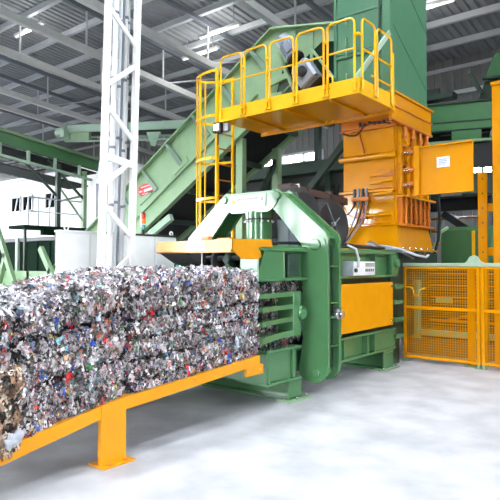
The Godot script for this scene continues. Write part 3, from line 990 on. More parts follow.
# ------------------------------------------------------------------ hopper
func build_hopper() -> void:
	var t := thing("feed_hopper", V(9.8, 1.85, -4.65), "tall orange feed hopper with ribs and an open side door", "hopper")
	part("body", g().box(9.14, 10.40, 1.95, 4.1, -5.20, -4.16), M.orange, t)
	# face towards the bales: three bands parted by ledges
	for b in [[3.60, 4.02], [2.97, 3.47], [2.36, 2.90]]:
		part("face_panel", g().box(9.105, 9.14, b[0], b[1], -5.185, -4.20), M.orange, t)
	part("round_bar", g().cyl(V(9.07, 3.535, -5.24), V(9.07, 3.535, -4.13), 0.05, 16), M.orange, t)
	part("ledge", g().box(9.0, 9.14, 2.905, 2.945, -5.22, -4.15), M.orange, t)
	part("ledge", g().box(9.02, 9.14, 2.31, 2.345, -5.24, -4.12), M.orange, t)
	part("ledge", g().box(9.04, 9.14, 4.02, 4.06, -5.22, -4.12), M.orange_deep, t)
	part("diagonal_brace", g().bar(V(9.09, 4.02, -4.86), V(9.09, 3.62, -4.76), 0.03, 0.05, Vector3.LEFT), M.orange_deep, t)
	# flared skirt down to the press
	var sk := g()
	var top := [V(9.06, 2.31, -5.22), V(9.06, 2.31, -4.13), V(10.44, 2.31, -4.13), V(10.44, 2.31, -5.22)]
	var bot := [V(8.98, 1.90, -5.26), V(8.98, 1.90, -4.06), V(10.5, 1.90, -4.06), V(10.5, 1.90, -5.26)]
	for i in 4:
		var j := (i + 1) % 4
		sk.quad(bot[i], bot[j], top[j], top[i])
	part("skirt", sk, M.orange, t)
	part("skirt_flange", g().box(8.93, 10.56, 1.87, 1.905, -5.3, -4.0), M.orange, t)
	for i in 6:
		part("bolt", g().cyl(V(9.1 + i * 0.26, 1.905, -4.03), V(9.1 + i * 0.26, 1.935, -4.03), 0.02, 6), M.chrome, t)
	# links and rods on the near end of that face
	part("lock_arm", g().bar(V(9.04, 3.20, -4.62), V(9.04, 3.24, -4.22), 0.06, 0.06).bar(V(9.0, 3.06, -4.60), V(9.0, 3.10, -4.16), 0.05, 0.05), M.orange, t)
	part("lock_arm", g().prism(poly([-4.64, 3.20, -4.40, 3.29, -4.16, 3.27, -4.16, 3.18, -4.40, 3.17]), V(9.02, 0, 0), Vector3.BACK, Vector3.UP, V(0.05, 0, 0)), M.orange_deep, t)
	part("lock_rod", g().cyl(V(9.03, 2.86, -4.55), V(9.03, 2.88, -4.18), 0.035, 12).cyl(V(9.03, 2.72, -4.50), V(9.03, 2.74, -4.18), 0.022, 10), M.orange, t)
	part("lock_rod", g().cyl(V(9.04, 2.50, -4.72), V(9.04, 2.51, -4.22), 0.03, 12), M.orange, t)
	part("valve_bracket", g().box(9.0, 9.12, 2.66, 2.92, -4.80, -4.72).bar(V(9.04, 2.66, -4.76), V(9.04, 2.36, -4.86), 0.05, 0.07).box(9.0, 9.1, 2.45, 2.55, -4.90, -4.68), M.orange_deep, t)
	# near side: posts, ribs, door
	for x in [9.16, 9.42, 9.72, 10.02, 10.32]:
		part("side_post", g().box(x, x + 0.07, 2.85, 4.08, -4.16, -4.09), M.orange, t)
		part("side_post", g().box(x, x + 0.09, 2.33, 2.80, -4.16, -4.08), M.orange_deep, t)
	for y in [3.70, 3.35, 3.02]:
		part("side_rib", g().box(9.16, 10.40, y, y + 0.04, -4.16, -4.10), M.orange_deep, t)
	part("ledge", g().box(9.10, 10.46, 2.79, 2.83, -4.16, -3.98), M.orange, t)
	part("ledge", g().box(9.10, 10.46, 2.30, 2.34, -4.16, -4.02), M.orange_deep, t)
	for i in 6:
		var x := 9.26 + i * 0.2
		part("tie_rod", g().cyl(V(x, 2.34, -4.05), V(x, 2.79, -4.05), 0.022, 10).cyl(V(x, 2.42, -4.05), V(x, 2.47, -4.05), 0.04, 6).cyl(V(x, 2.66, -4.05), V(x, 2.71, -4.05), 0.04, 6), M.orange_deep, t)
	for i in 4:
		var x := 9.22 + i * 0.32
		part("clamp_screw", g().cyl(V(x, 3.75, -4.04), V(x, 4.02, -4.04), 0.03, 10).cyl(V(x, 3.83, -4.04), V(x, 3.89, -4.04), 0.055, 6), M.orange_deep, t)
	var dr := part("door", g().box(9.29, 9.33, 2.82, 3.635, -3.80, -2.93), M.orange, t, "orange access door standing open")
	part("door_edge", g().box(9.24, 9.30, 3.615, 3.64, -3.80, -2.93).box(9.22, 9.30, 2.81, 2.83, -4.06, -2.93).box(9.27, 9.30, 2.82, 3.64, -2.945, -2.92), M.orange, dr)
	part("door_stile", g().box(9.22, 9.34, 2.82, 3.66, -3.90, -3.80), M.orange, dr)
	var lb := part("door_label", g().box(9.283, 9.29, 3.255, 3.43, -3.52, -3.30, 0.0), M.sign_white, dr, "white notice on the door")
	var pr := g()
	for i in 4:
		pr.box(9.279, 9.283, 3.30 + i * 0.027, 3.312 + i * 0.027, -3.485, -3.345 - (0.03 if i == 0 else 0.0), 0.0)
	pr.box(9.279, 9.283, 3.405, 3.418, -3.335, -3.318, 0.0).box(9.279, 9.283, 3.405, 3.415, -3.505, -3.49, 0.0)
	part("print", pr, M.print_grey, lb)
	for y in [2.95, 3.2, 3.5]:
		part("hinge", g().cyl(V(9.24, y, -3.98), V(9.24, y + 0.12, -3.98), 0.035, 12).box(9.2, 9.3, y + 0.03, y + 0.09, -4.12, -3.88), M.orange_deep, t)
		part("hinge_pin", g().cyl(V(9.18, y + 0.05, -3.94), V(9.18, y + 0.05, -4.06), 0.018, 8), M.chrome, t)
	# four hydraulic hoses from the valve block down the face
	var vb := thing("valve_manifold", V(9.0, 2.7, -4.9), "small block of four steel valves on the hopper face", "valve")
	part("block", g().box(8.97, 9.09, 2.76, 2.83, -4.96, -4.62), M.orange_deep, vb)
	for i in 4:
		part("valve", g().cyl(V(9.0, 2.70, -4.90 + i * 0.078), V(9.0, 2.98, -4.90 + i * 0.078), 0.026, 10), M.steel_grey if i % 2 else M.dark_steel, vb)
	var nm := ["leftmost hydraulic hose bowing left below the hopper valves", "second hydraulic hose running down the hopper face", "third hydraulic hose running down the hopper face", "rightmost hydraulic hose of the four below the hopper valves"]
	for i in 4:
		var z0 := -4.90 + i * 0.078
		var pth := []
		var ctrl: Array
		if i == 0: ctrl = [V(9.0, 2.70, z0), V(8.93, 2.56, z0 - 0.06), V(8.93, 2.50, -5.06), V(8.97, 2.55, -5.16), V(9.02, 2.72, -5.24), V(9.03, 2.95, -5.27), V(9.06, 3.1, -5.24)]
		else: ctrl = [V(9.0, 2.70, z0), V(8.94, 2.52, z0 - 0.02), V(8.92, 2.32, z0 - 0.10), V(8.90, 2.10, z0 - 0.16 - 0.04 * i), V(8.86, 1.98, z0 - 0.22 - 0.05 * i), V(8.80, 1.90, z0 - 0.32 - 0.06 * i)]
		var cv := Curve3D.new()
		for k in ctrl.size():
			var tn: Vector3 = ((ctrl[mini(k + 1, ctrl.size() - 1)] - ctrl[maxi(k - 1, 0)]) as Vector3) / 6.0
			cv.add_point(ctrl[k], -tn, tn)
		var L := cv.get_baked_length()
		for k in 25: pth.append(cv.sample_baked(L * k / 24.0))
		var ho := part("hydraulic_hose", g().tube(pth, 0.014, 8), M.steel_grey if i % 2 else M.rubber, self)
		tag(ho, nm[i], "hose", "hoses below the hopper valves")
	var c2 := part("hydraulic_hose", g().tube([V(9.06, 2.0, -4.75), V(8.95, 2.0, -4.55), V(8.88, 1.96, -4.45), V(8.84, 1.95, -4.25), V(8.88, 1.90, -4.0), V(9.05, 1.80, -3.8), V(9.25, 1.76, -3.7), V(9.4, 1.80, -3.72)], 0.022, 10), M.galvanised, self)
	tag(c2, "thick grey hose looping over the deck at the hopper foot", "hose")
	var c3 := part("hydraulic_hose", g().tube([V(9.08, 2.02, -4.7), V(8.9, 2.03, -4.5), V(8.8, 1.97, -4.38), V(8.7, 1.9, -4.15), V(8.85, 1.88, -4.02), V(9.1, 1.74, -3.85)], 0.018, 10), M.steel_grey, self)
	tag(c3, "thin dark grey hose beside the thick one at the hopper foot", "hose")
	# cables under the platform
	var cb := part("cable", g().tube([V(9.0, 4.02, -5.15), V(8.98, 3.94, -4.98), V(8.98, 3.93, -4.86), V(9.0, 4.0, -4.78), V(9.0, 4.1, -4.7)], 0.014, 8), M.rubber, self)
	tag(cb, "dark cable sagging across the top of the hopper", "cable")
	var dg := g()
	var rng := RandomNumberGenerator.new()
	rng.seed = 12
	for i in 7:
		var z := -4.78 + i * 0.09
		dg.obox(V(9.0, 4.1 + rng.randf() * 0.03, z), V(0.07, 0.05, 0.05), Basis(V(1, 0, 0), rng.randf() * 2))
	dg.tube([V(9.0, 4.08, -4.8), V(9.0, 4.12, -4.5), V(9.0, 4.06, -4.2)], 0.015, 8)
	var lk := part("latch_chain", dg, M.rust, self)
	tag(lk, "brown latch chain lying between hopper and platform", "chain")

# ------------------------------------------------------------------ green shaft above the hopper
func build_shaft() -> void:
	var t := thing("feed_shaft", V(9.6, 4.0, -4.63), "tall green sheet steel shaft rising from the orange collar", "shaft")
	part("casing", g().box(8.82, 10.36, 4.48, 8.6, -5.17, -4.10), M.green_shaft, t)
	part("collar", g().box(8.82, 10.40, 4.20, 4.50, -5.22, -4.10).box(8.70, 10.40, 4.06, 4.50, -4.10, -4.04), M.orange, t, "orange collar")
	part("throat", g().box(9.0, 10.34, 4.05, 4.25, -5.16, -4.16), M.orange_deep, t)
	part("collar_flange", g().box(8.70, 10.44, 4.50, 4.535, -5.25, -4.0), M.orange, t)
	part("collar_flange", g().box(8.70, 10.42, 4.27, 4.295, -4.10, -4.02), M.orange_deep, t)
	part("collar_flange", g().box(8.70, 10.42, 4.03, 4.07, -4.10, -4.02), M.orange_deep, t)
	# the face over the platform: framed inspection doors
	for q in [[5.36, 7.0], [4.62, 5.26]]:
		part("door_panel", g().box(8.79, 8.82, q[0], q[1], -5.12, -4.32), M.green_shaft, t)
	part("edge_strip", g().box(8.775, 8.82, 4.55, 8.6, -5.185, -5.13).box(8.775, 8.82, 4.55, 8.6, -4.24, -4.095), M.green_shaft, t)
	part("cross_rib", g().box(8.77, 8.82, 5.28, 5.34, -5.13, -4.26), M.green_shaft, t)
	part("cross_rib", g().box(8.775, 8.80, 6.02, 6.06, -5.13, -4.26), M.green_shaft, t)
	part("latch_bar", g().box(8.76, 8.79, 5.55, 6.55, -4.31, -4.28), M.green_dark, t)
	for y in [5.0, 5.42, 5.62, 6.0]:
		part("handle", g().tube([V(8.79, y, -4.92), V(8.75, y, -4.92), V(8.75, y - 0.12, -4.92), V(8.79, y - 0.12, -4.92)], 0.012, 6), M.green_pale, t)
	part("prop", g().bar(V(7.58, 4.42, -4.12), V(8.72, 5.50, -4.08), 0.03, 0.09), M.green_frost, t, "pale strut leaning to the shaft")
	for y in [5.7, 6.8]:
		part("side_swage", g().bar(V(8.9, y, -4.10), V(10.34, y - 0.8, -4.10), 0.02, 0.03, Vector3.UP), M.green_shaft, t)

# ------------------------------------------------------------------ platform with railings
func rail_panel(a: Vector3, b: Vector3, h: float) -> G:
	# an inverted U of tube with rounded shoulders and a knee rail
	var d := (b - a).normalized()
	var rr := 0.09
	var path := [a + V(0, -0.16, 0), a + V(0, h - rr, 0)]
	for k in range(1, 6):
		var an := PI * 0.5 * k / 5.0
		path.append(a + d * (rr - cos(an) * rr) + V(0, h - rr + sin(an) * rr, 0))
	for k in range(0, 5):
		var an := PI * 0.5 * k / 5.0
		path.append(b - d * (rr - sin(an) * rr) + V(0, h - rr + cos(an) * rr, 0))
	path.append(b + V(0, h - rr, 0))
	path.append(b + V(0, -0.16, 0))
	return g().tube(path, 0.019, 8).tube([a + V(0, h * 0.5, 0), b + V(0, h * 0.5, 0)], 0.016, 8)

func build_platform() -> void:
	var t := thing("service_platform", V(8.15, 4.2, -5.45), "orange service platform with yellow tube railings high on the hopper", "platform")
	var x0 := 7.5
	var x1 := 8.74
	var z0 := -6.80
	var z1 := -4.0
	part("deck_plate", g().box(x0 + 0.02, x1, 4.205, 4.235, z0, z1 - 0.02), M.orange, t)
	part("front_fascia", g().box(x0, x0 + 0.02, 4.19, 4.43, z0, z1), M.yellow, t)
	part("side_fascia", g().box(x0 + 0.02, x1, 4.19, 4.43, z1 - 0.02, z1), M.yellow, t)
	part("rear_lip", g().box(x1 - 0.02, x1, 4.14, 4.205, z0, z1 - 0.02), M.orange, t)
	for i in 3:
		part("joist", g().box(x0 + 0.05, x1 - 0.03, 4.165, 4.205, z0 + 0.55 + i * 0.85, z0 + 0.60 + i * 0.85), M.orange, t)
	var ends := [[-6.74, -6.26], [-6.195, -5.715], [-5.65, -5.165], [-5.105, -4.60], [-4.53, -4.065]]
	for e in ends:
		var r := part("railing", rail_panel(V(x0 - 0.02, 4.40, e[0]), V(x0 - 0.02, 4.40, e[1]), 0.93), M.yellow, t)
		for ez in e:
			for y in [4.22, 4.34]:
				part("clamp", g().box(x0 - 0.045, x0, y, y + 0.03, ez - 0.03, ez + 0.03), M.yellow, r)
	for i in 4:
		part("rail_link", g().box(x0 - 0.045, x0 + 0.005, 5.05, 5.09, ends[i][1], ends[i + 1][0]), M.yellow, t)
	part("rail_link", g().box(x0 - 0.045, x0 + 0.03, 5.05, 5.09, -4.065, z1 + 0.02), M.yellow, t)
	part("railing", rail_panel(V(7.56, 4.40, z1 + 0.02), V(7.98, 4.40, z1 + 0.02), 0.93), M.yellow, t)
	part("railing", rail_panel(V(8.05, 4.40, z1 + 0.02), V(8.56, 4.40, z1 + 0.02), 0.93), M.yellow, t)
	part("corner_post", g().box(8.58, 8.63, 4.20, 5.10, z1, z1 + 0.04), M.yellow, t)
	part("grab_rail", rail_panel(V(8.70, 4.3, -5.28), V(8.70, 4.3, -5.16), 0.72), M.yellow, t)
	part("grab_rail", g().tube([V(8.1, 4.62, -4.1), V(8.72, 4.62, -4.1), V(8.72, 4.62, -4.06)], 0.016, 8), M.yellow, t)

func build_ladder() -> void:
	var t := thing("caged_ladder", V(7.9, 0, -7.05), "yellow ladder with a hooped safety cage at the platform end", "ladder")
	var z := -7.0
	for x in [7.66, 8.11]:
		part("stile", g().box(x - 0.03, x + 0.03, 0.0, 5.27 if x < 8 else 5.20, z - 0.02, z + 0.02), M.yellow, t)
	for i in 15:
		var y := 0.3 + i * 0.29
		part("rung", g().cyl(V(7.68, y, z), V(8.10, y, z), 0.014, 8), M.orange_deep, t)
	for y in [5.20, 4.38, 3.60, 2.86, 2.12]:
		var pth := []
		for k in 17:
			var a := PI * k / 16.0
			pth.append(V(7.885 - cos(a) * 0.30, y, z - 0.05 - sin(a) * 0.62))
		pth.push_front(V(7.64, y, z))
		pth.append(V(8.13, y, z))
		var h := g()
		for k in pth.size() - 1:
			h.bar(pth[k], pth[k + 1], 0.012, 0.05)
		part("cage_hoop", h, M.yellow, t)
	for k in [3, 6, 8, 10, 13]:
		var a: float = PI * k / 16.0
		var q := V(7.885 - cos(a) * 0.295, 0, z - 0.05 - sin(a) * 0.61)
		part("cage_bar", g().box(q.x - 0.015, q.x + 0.015, 2.1, 5.22, q.z - 0.012, q.z + 0.012), M.yellow, t)
	# work light clamped to the stile
	var f := thing("work_light", V(7.6, 4.12, -6.85), "small square work light with a black frame clamped to the ladder", "lamp")
	part("housing", g().box(7.50, 7.58, 4.02, 4.20, -6.96, -6.77), M.black, f)
	part("bracket", g().box(7.53, 7.55, 3.80, 4.02, -6.88, -6.85).box(7.55, 7.66, 4.02, 4.05, -6.93, -6.87), M.dark_steel, f)
	part("lens", g().box(7.492, 7.50, 4.055, 4.165, -6.925, -6.81, 0.0), M.flood_glow, f)
	part("gear_box", g().box(7.58, 7.66, 4.04, 4.18, -6.80, -6.66), M.cabinet_grey, f)
	var li := OmniLight3D.new()
	li.name = "lamp_light"
	li.light_energy = 0.15
	li.light_size = 0.1
	li.omni_range = 30
	li.omni_attenuation = 2
	li.shadow_enabled = true
	li.position = V(-0.2, 0, 0)
	f.add_child(li)

# ------------------------------------------------------------------ incline conveyor
func build_incline_conveyor() -> void:
	var t := thing("incline_conveyor", V(9.5, 0, -10), "big pale green inclined conveyor climbing to the feed shaft", "conveyor")
	var sl := 0.62
	var topy := func(z: float) -> float: return 6.27 + (z + 6.62) * sl
	var boty := func(z: float) -> float: return 4.253 + (z + 7.443) * 0.612
	var xs := [8.90, 10.25]
	for x: float in xs:
		var pl := poly([-14.5, boty.call(-14.5), -6.0, boty.call(-6.0), -5.2, 5.0, -5.2, 6.0, -6.62, 6.27, -14.5, topy.call(-14.5)])
		part("side_plate", g().prism(pl, V(x, 0, 0), Vector3.BACK, Vector3.UP, V(0.02, 0, 0)), M.green_pale, t)
		var e: float = -1.0 if x < 9.5 else 1.0
		var lip := g()
		lip.bar(V(x + e * 0.05, topy.call(-14.5), -14.5), V(x + e * 0.05, 6.27, -6.62), 0.14, 0.035)
		lip.bar(V(x + e * 0.05, 6.27, -6.62), V(x + e * 0.05, 6.0, -5.2), 0.14, 0.04)
		part("top_flange", lip, M.green_pale, t)
		part("bottom_flange", g().bar(V(x + e * 0.05, boty.call(-14.5), -14.5), V(x + e * 0.05, boty.call(-6.0), -6.0), 0.14, 0.035), M.green_pale, t)
		var off := -0.98
		part("belt_flange", g().bar(V(x + e * 0.03, topy.call(-14.5) + off, -14.5), V(x + e * 0.03, topy.call(-7.0) + off, -7.0), 0.06, 0.025), M.green_pale, t)
		for i in 8:
			var z := -10.45 + (i - 2) * 0.83
			if z > -6.9: continue
			var a := Vector3(x, float(topy.call(z)) - 0.02, z)
			var b := a + V(0, -0.50, 0.42)
			var dirv := V(0, sl, 1).normalized()
			var w := g()
			var p := [a - dirv * 0.03, a + dirv * 0.03, b + dirv * 0.07, b - dirv * 0.07]
			var o := V(e * 0.11, 0, 0)
			var o2 := V(e * 0.03, 0, 0)
			var f := [p[0] + o, p[1] + o, p[2] + o2, p[3] + o2]
			for k in 4:
				var l := (k + 1) % 4
				w.quad(p[k], p[l], f[l], f[k])
				w.quad(f[k], f[l], p[l], p[k])
			w.quad(f[0], f[1], f[2], f[3])
			w.quad(f[3], f[2], f[1], f[0])
			part("gusset", w, M.green_frost, t)
	part("belt", g().bar(V(9.58, topy.call(-14.4) - 0.98, -14.4), V(9.58, topy.call(-6.2) - 0.98, -6.2), 1.3, 0.03), M.rubber, t)
	part("return_belt", g().bar(V(9.58, boty.call(-14.4) + 0.1, -14.4), V(9.58, boty.call(-6.2) + 0.1, -6.2), 1.3, 0.03), M.rubber, t)
	part("head_cover", g().bar(V(9.58, 6.26, -6.6), V(9.58, 6.0, -5.2), 1.36, 0.02), M.green_pale, t)
	part("head_rib", g().box(8.86, 8.9, 5.0, 6.1, -6.16, -6.09).box(8.86, 8.9, 5.0, 6.05, -5.75, -5.68), M.green_pale, t)
	part("motor_mount", g().bar(V(8.78, 5.78, -6.45), V(8.78, 4.75, -5.95), 0.06, 0.10, Vector3.LEFT).bar(V(8.78, 5.15, -6.7), V(8.78, 5.25, -6.2), 0.06, 0.12).box(8.74, 8.9, 4.5, 4.95, -6.65, -6.3), M.green_pale, t)
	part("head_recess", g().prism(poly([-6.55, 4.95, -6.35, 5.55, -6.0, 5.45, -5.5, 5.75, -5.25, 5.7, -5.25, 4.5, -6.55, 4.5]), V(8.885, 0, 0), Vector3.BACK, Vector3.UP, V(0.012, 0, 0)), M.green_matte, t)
	part("head_hub", g().cyl(V(8.80, 4.95, -6.2), V(8.9, 4.95, -6.2), 0.26, 24), M.green_dark, t)
	# sign plate with pale lines on the side
	var sg := part("sign_plate", g().prism(poly([-10.64, 3.50, -10.45, 3.56, -10.17, 3.535, -10.13, 3.38, -10.3, 3.30, -10.60, 3.28, -10.66, 3.36]), V(8.875, 0, 0), Vector3.BACK, Vector3.UP, V(0.02, 0, 0)), M.sign_red, t, "red warning plate with white lines")
	part("print", g().bar(V(8.87, 3.475, -10.56), V(8.87, 3.52, -10.22), 0.01, 0.02, Vector3.UP).bar(V(8.87, 3.39, -10.45), V(8.87, 3.43, -10.16), 0.01, 0.06, Vector3.UP).bar(V(8.87, 3.375, -10.62), V(8.87, 3.385, -10.5), 0.01, 0.03, Vector3.UP).bar(V(8.87, 3.31, -10.5), V(8.87, 3.33, -10.3), 0.01, 0.018, Vector3.UP), M.sign_white, sg)
	part("cover_plate", g().bar(V(8.885, 3.10, -10.62), V(8.885, 3.36, -10.2), 0.02, 0.12), M.green_pale, t)
	part("cover_plate", g().bar(V(8.885, 3.72, -9.45), V(8.885, 4.0, -9.0), 0.02, 0.13), M.green_pale, t)
	part("return_frame", g().bar(V(8.95, boty.call(-10.6) - 0.12, -10.6), V(8.95, 2.73, -9.58), 0.12, 0.16), M.green_frost, t)
	# posts carrying the conveyor
	for q in [[8.95, -7.5], [10.2, -7.5], [8.95, -11.6], [10.2, -11.6]]:
		part("support_leg", g().box(q[0] - 0.07, q[0] + 0.07, 0.0, boty.call(q[1]) + 0.02, q[1] - 0.09, q[1] + 0.09), M.green_pale, t)
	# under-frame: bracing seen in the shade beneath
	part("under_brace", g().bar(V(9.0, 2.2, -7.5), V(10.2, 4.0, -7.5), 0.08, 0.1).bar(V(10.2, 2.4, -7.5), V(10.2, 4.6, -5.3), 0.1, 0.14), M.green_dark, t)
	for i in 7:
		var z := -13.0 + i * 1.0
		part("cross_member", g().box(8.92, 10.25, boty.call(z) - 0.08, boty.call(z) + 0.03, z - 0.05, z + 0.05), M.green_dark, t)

func build_gearmotor() -> void:
	var t := thing("gearmotor", V(8.6, 4.9, -5.8), "grey geared motor with a black round cap on the conveyor head", "motor")
	var x := 8.62
	var a := V(x, 5.92, -6.22)
	var b := V(x, 5.35, -5.84)
	var ax := (b - a).normalized()
	part("motor", g().lathe([Vector2(0, 0), Vector2(0.10, 0), Vector2(0.145, 0.03), Vector2(0.145, 0.2), Vector2(0.135, 0.21), Vector2(0.135, 0.46), Vector2(0.15, 0.47), Vector2(0.15, 0.52), Vector2(0.0, 0.52)], a, ax, 24), M.motor_grey, t)
	var fins := g()
	for k in 16:
		var an := TAU * k / 16
		var s := ax.cross(Vector3.RIGHT).normalized()
		var o := Vector3.RIGHT * cos(an) + s * sin(an)
		fins.bar(a + ax * 0.22 + o * 0.14, a + ax * 0.45 + o * 0.14, 0.012, 0.03, o)
	part("cooling_fin", fins, M.motor_grey, t)
	part("flange_ring", g().cyl(a + ax * 0.53, a + ax * 0.58, 0.175, 24), M.dark_steel, t)
	part("terminal_box", g().obox(a + ax * 0.33 + V(-0.12, 0.0, 0.06), V(0.1, 0.2, 0.14), Basis(V(1, 0, 0), -0.58)), M.motor_grey, t)
	var bs := Basis(V(1, 0, 0), -0.60)
	part("gear_case", g().obox(V(x, 5.10, -5.66), V(0.3, 0.50, 0.40), bs, 0.05), M.steel_grey, t)
	part("cap", g().cyl(V(x - 0.15, 5.12, -5.66), V(x - 0.19, 5.12, -5.66), 0.10, 20).cyl(V(x - 0.19, 5.12, -5.66), V(x - 0.20, 5.12, -5.66), 0.06, 20), M.black, t, "black round cap")
	part("foot", g().obox(V(x + 0.03, 4.86, -5.50), V(0.34, 0.07, 0.44), bs), M.dark_steel, t)
	part("torque_arm", g().bar(V(x + 0.1, 5.6, -5.62), V(x + 0.1, 4.95, -5.15), 0.04, 0.06, Vector3.LEFT), M.green_pale, t)

# ------------------------------------------------------------------ mesh fence
func fence_panel(label: String, z0: float, z1: float, x: float, with_handle: bool) -> Node3D:
	var t := thing("mesh_fence", V(x, 0, (z0 + z1) * 0.5), label, "fence", "yellow mesh fence panels")
	var y0 := 0.06
	var y1 := 1.60
	part("frame", g().box(x - 0.02, x + 0.02, y0, y1, z0, z0 + 0.05).box(x - 0.02, x + 0.02, y0, y1, z1 - 0.05, z1).box(x - 0.02, x + 0.02, y1 - 0.035, y1, z0 + 0.05, z1 - 0.05).box(x - 0.02, x + 0.02, y0, y0 + 0.05, z0 + 0.05, z1 - 0.05), M.orange, t)
	part("mid_rail", g().box(x - 0.022, x + 0.018, 0.885, 0.935, z0 + 0.05, z1 - 0.05), M.orange, t)
	var w := g()
	var z := z0 + 0.08
	while z < z1 - 0.05:
		w.box(x - 0.004, x + 0.004, y0 + 0.04, y1 - 0.03, z - 0.0035, z + 0.0035, 0.0)
		z += 0.04
	var y := y0 + 0.08
	while y < y1 - 0.03:
		w.box(x - 0.0, x + 0.008, y - 0.0035, y + 0.0035, z0 + 0.04, z1 - 0.04, 0.0)
		y += 0.04
	var o := part("wire_mesh", w, M.orange, t)
	o.set_meta("kind", "stuff")
	for q in [z0 + 0.03, z1 - 0.03]:
		part("foot", g().box(x - 0.06, x + 0.06, 0.0, 0.012, q - 0.05, q + 0.05).box(x - 0.02, x + 0.02, 0.012, y0, q - 0.02, q + 0.02), M.green_pale, t)
	if with_handle:
		part("handle", g().tube([V(x - 0.03, 1.26, z0 + 0.05), V(x - 0.05, 1.26, z0 + 0.15), V(x - 0.05, 1.22, z0 + 0.19), V(x - 0.05, 1.12, z0 + 0.22), V(x - 0.05, 1.11, z0 + 0.27), V(x - 0.05, 1.22, z0 + 0.31), V(x - 0.05, 1.25, z0 + 0.40)], 0.012, 8), M.yellow, t)
	return t

func build_fences() -> void:
	fence_panel("yellow wire mesh fence panel with a bent handle beside the press", -4.10, -2.83, 9.25, true)
	fence_panel("yellow wire mesh fence panel farther from the press, right of the flat post", -2.81, -1.5, 9.25, false)
	var p := thing("fence_post", V(9.36, 0, -2.98), "yellow flat post just behind the mesh fence", "post")
	part("post", g().box(9.34, 9.40, 0.02, 1.60, -3.06, -2.94), M.orange, p)
	part("base_plate", g().box(9.28, 9.46, 0.0, 0.02, -3.1, -2.88), M.green_pale, p)
	# pale beam capping the fence line, with a lifting lug
	var b := thing("top_beam", V(9.7, 1.6, -3), "pale green beam running along the top of the mesh fence", "beam")
	part("beam", g().box(9.32, 9.44, 1.605, 1.665, -4.15, -1.2), M.green_frost, b)
	part("lug", g().prism(poly([-3.10, 1.665, -2.80, 1.665, -2.86, 1.70, -2.90, 1.77, -2.96, 1.79, -3.02, 1.77, -3.06, 1.70]), V(9.36, 0, 0), Vector3.BACK, Vector3.UP, V(0.04, 0, 0)), M.green_frost, b)
	part("beam_leg", g().box(9.34, 9.42, 0, 1.605, -1.4, -1.3), M.green_frost, b)
	# machinery behind the mesh: a pale green frame with stacked rails
	var f := thing("roller_frame", V(10.6, 0, -3), "pale green frame with stacked orange rails behind the mesh", "frame")
	for q in [[10.1, -4.25], [10.1, -1.9]]:
		part("upright", g().box(q[0] - 0.07, q[0] + 0.07, 0.0, 1.35, q[1] - 0.08, q[1] + 0.08), M.green_pale, f)
	part("cross_beam", g().box(10.05, 10.2, 0.35, 0.45, -4.3, -1.7), M.green_pale, f)
	for i in 20:
		part("rail", g().box(10.78, 10.82, 0.10 + i * 0.075, 0.13 + i * 0.075, -4.7, -1.0), M.orange_deep if i % 3 == 0 else M.timber_brown, f)
	part("skid_board", g().box(10.0, 10.04, 0.02, 0.30, -4.4, -1.7), M.timber_brown, f)
	part("control_tag", g().box(10.06, 10.09, 0.95, 1.05, -3.85, -3.55), M.green_pale, f)
	part("back_sheet", g().box(10.9, 10.95, 0.0, 1.6, -4.9, -0.5), M.rust, f)
	part("diagonal", g().bar(V(10.8, 0.55, -4.0), V(10.8, 0.85, -2.9), 0.03, 0.05), M.orange_deep, f)

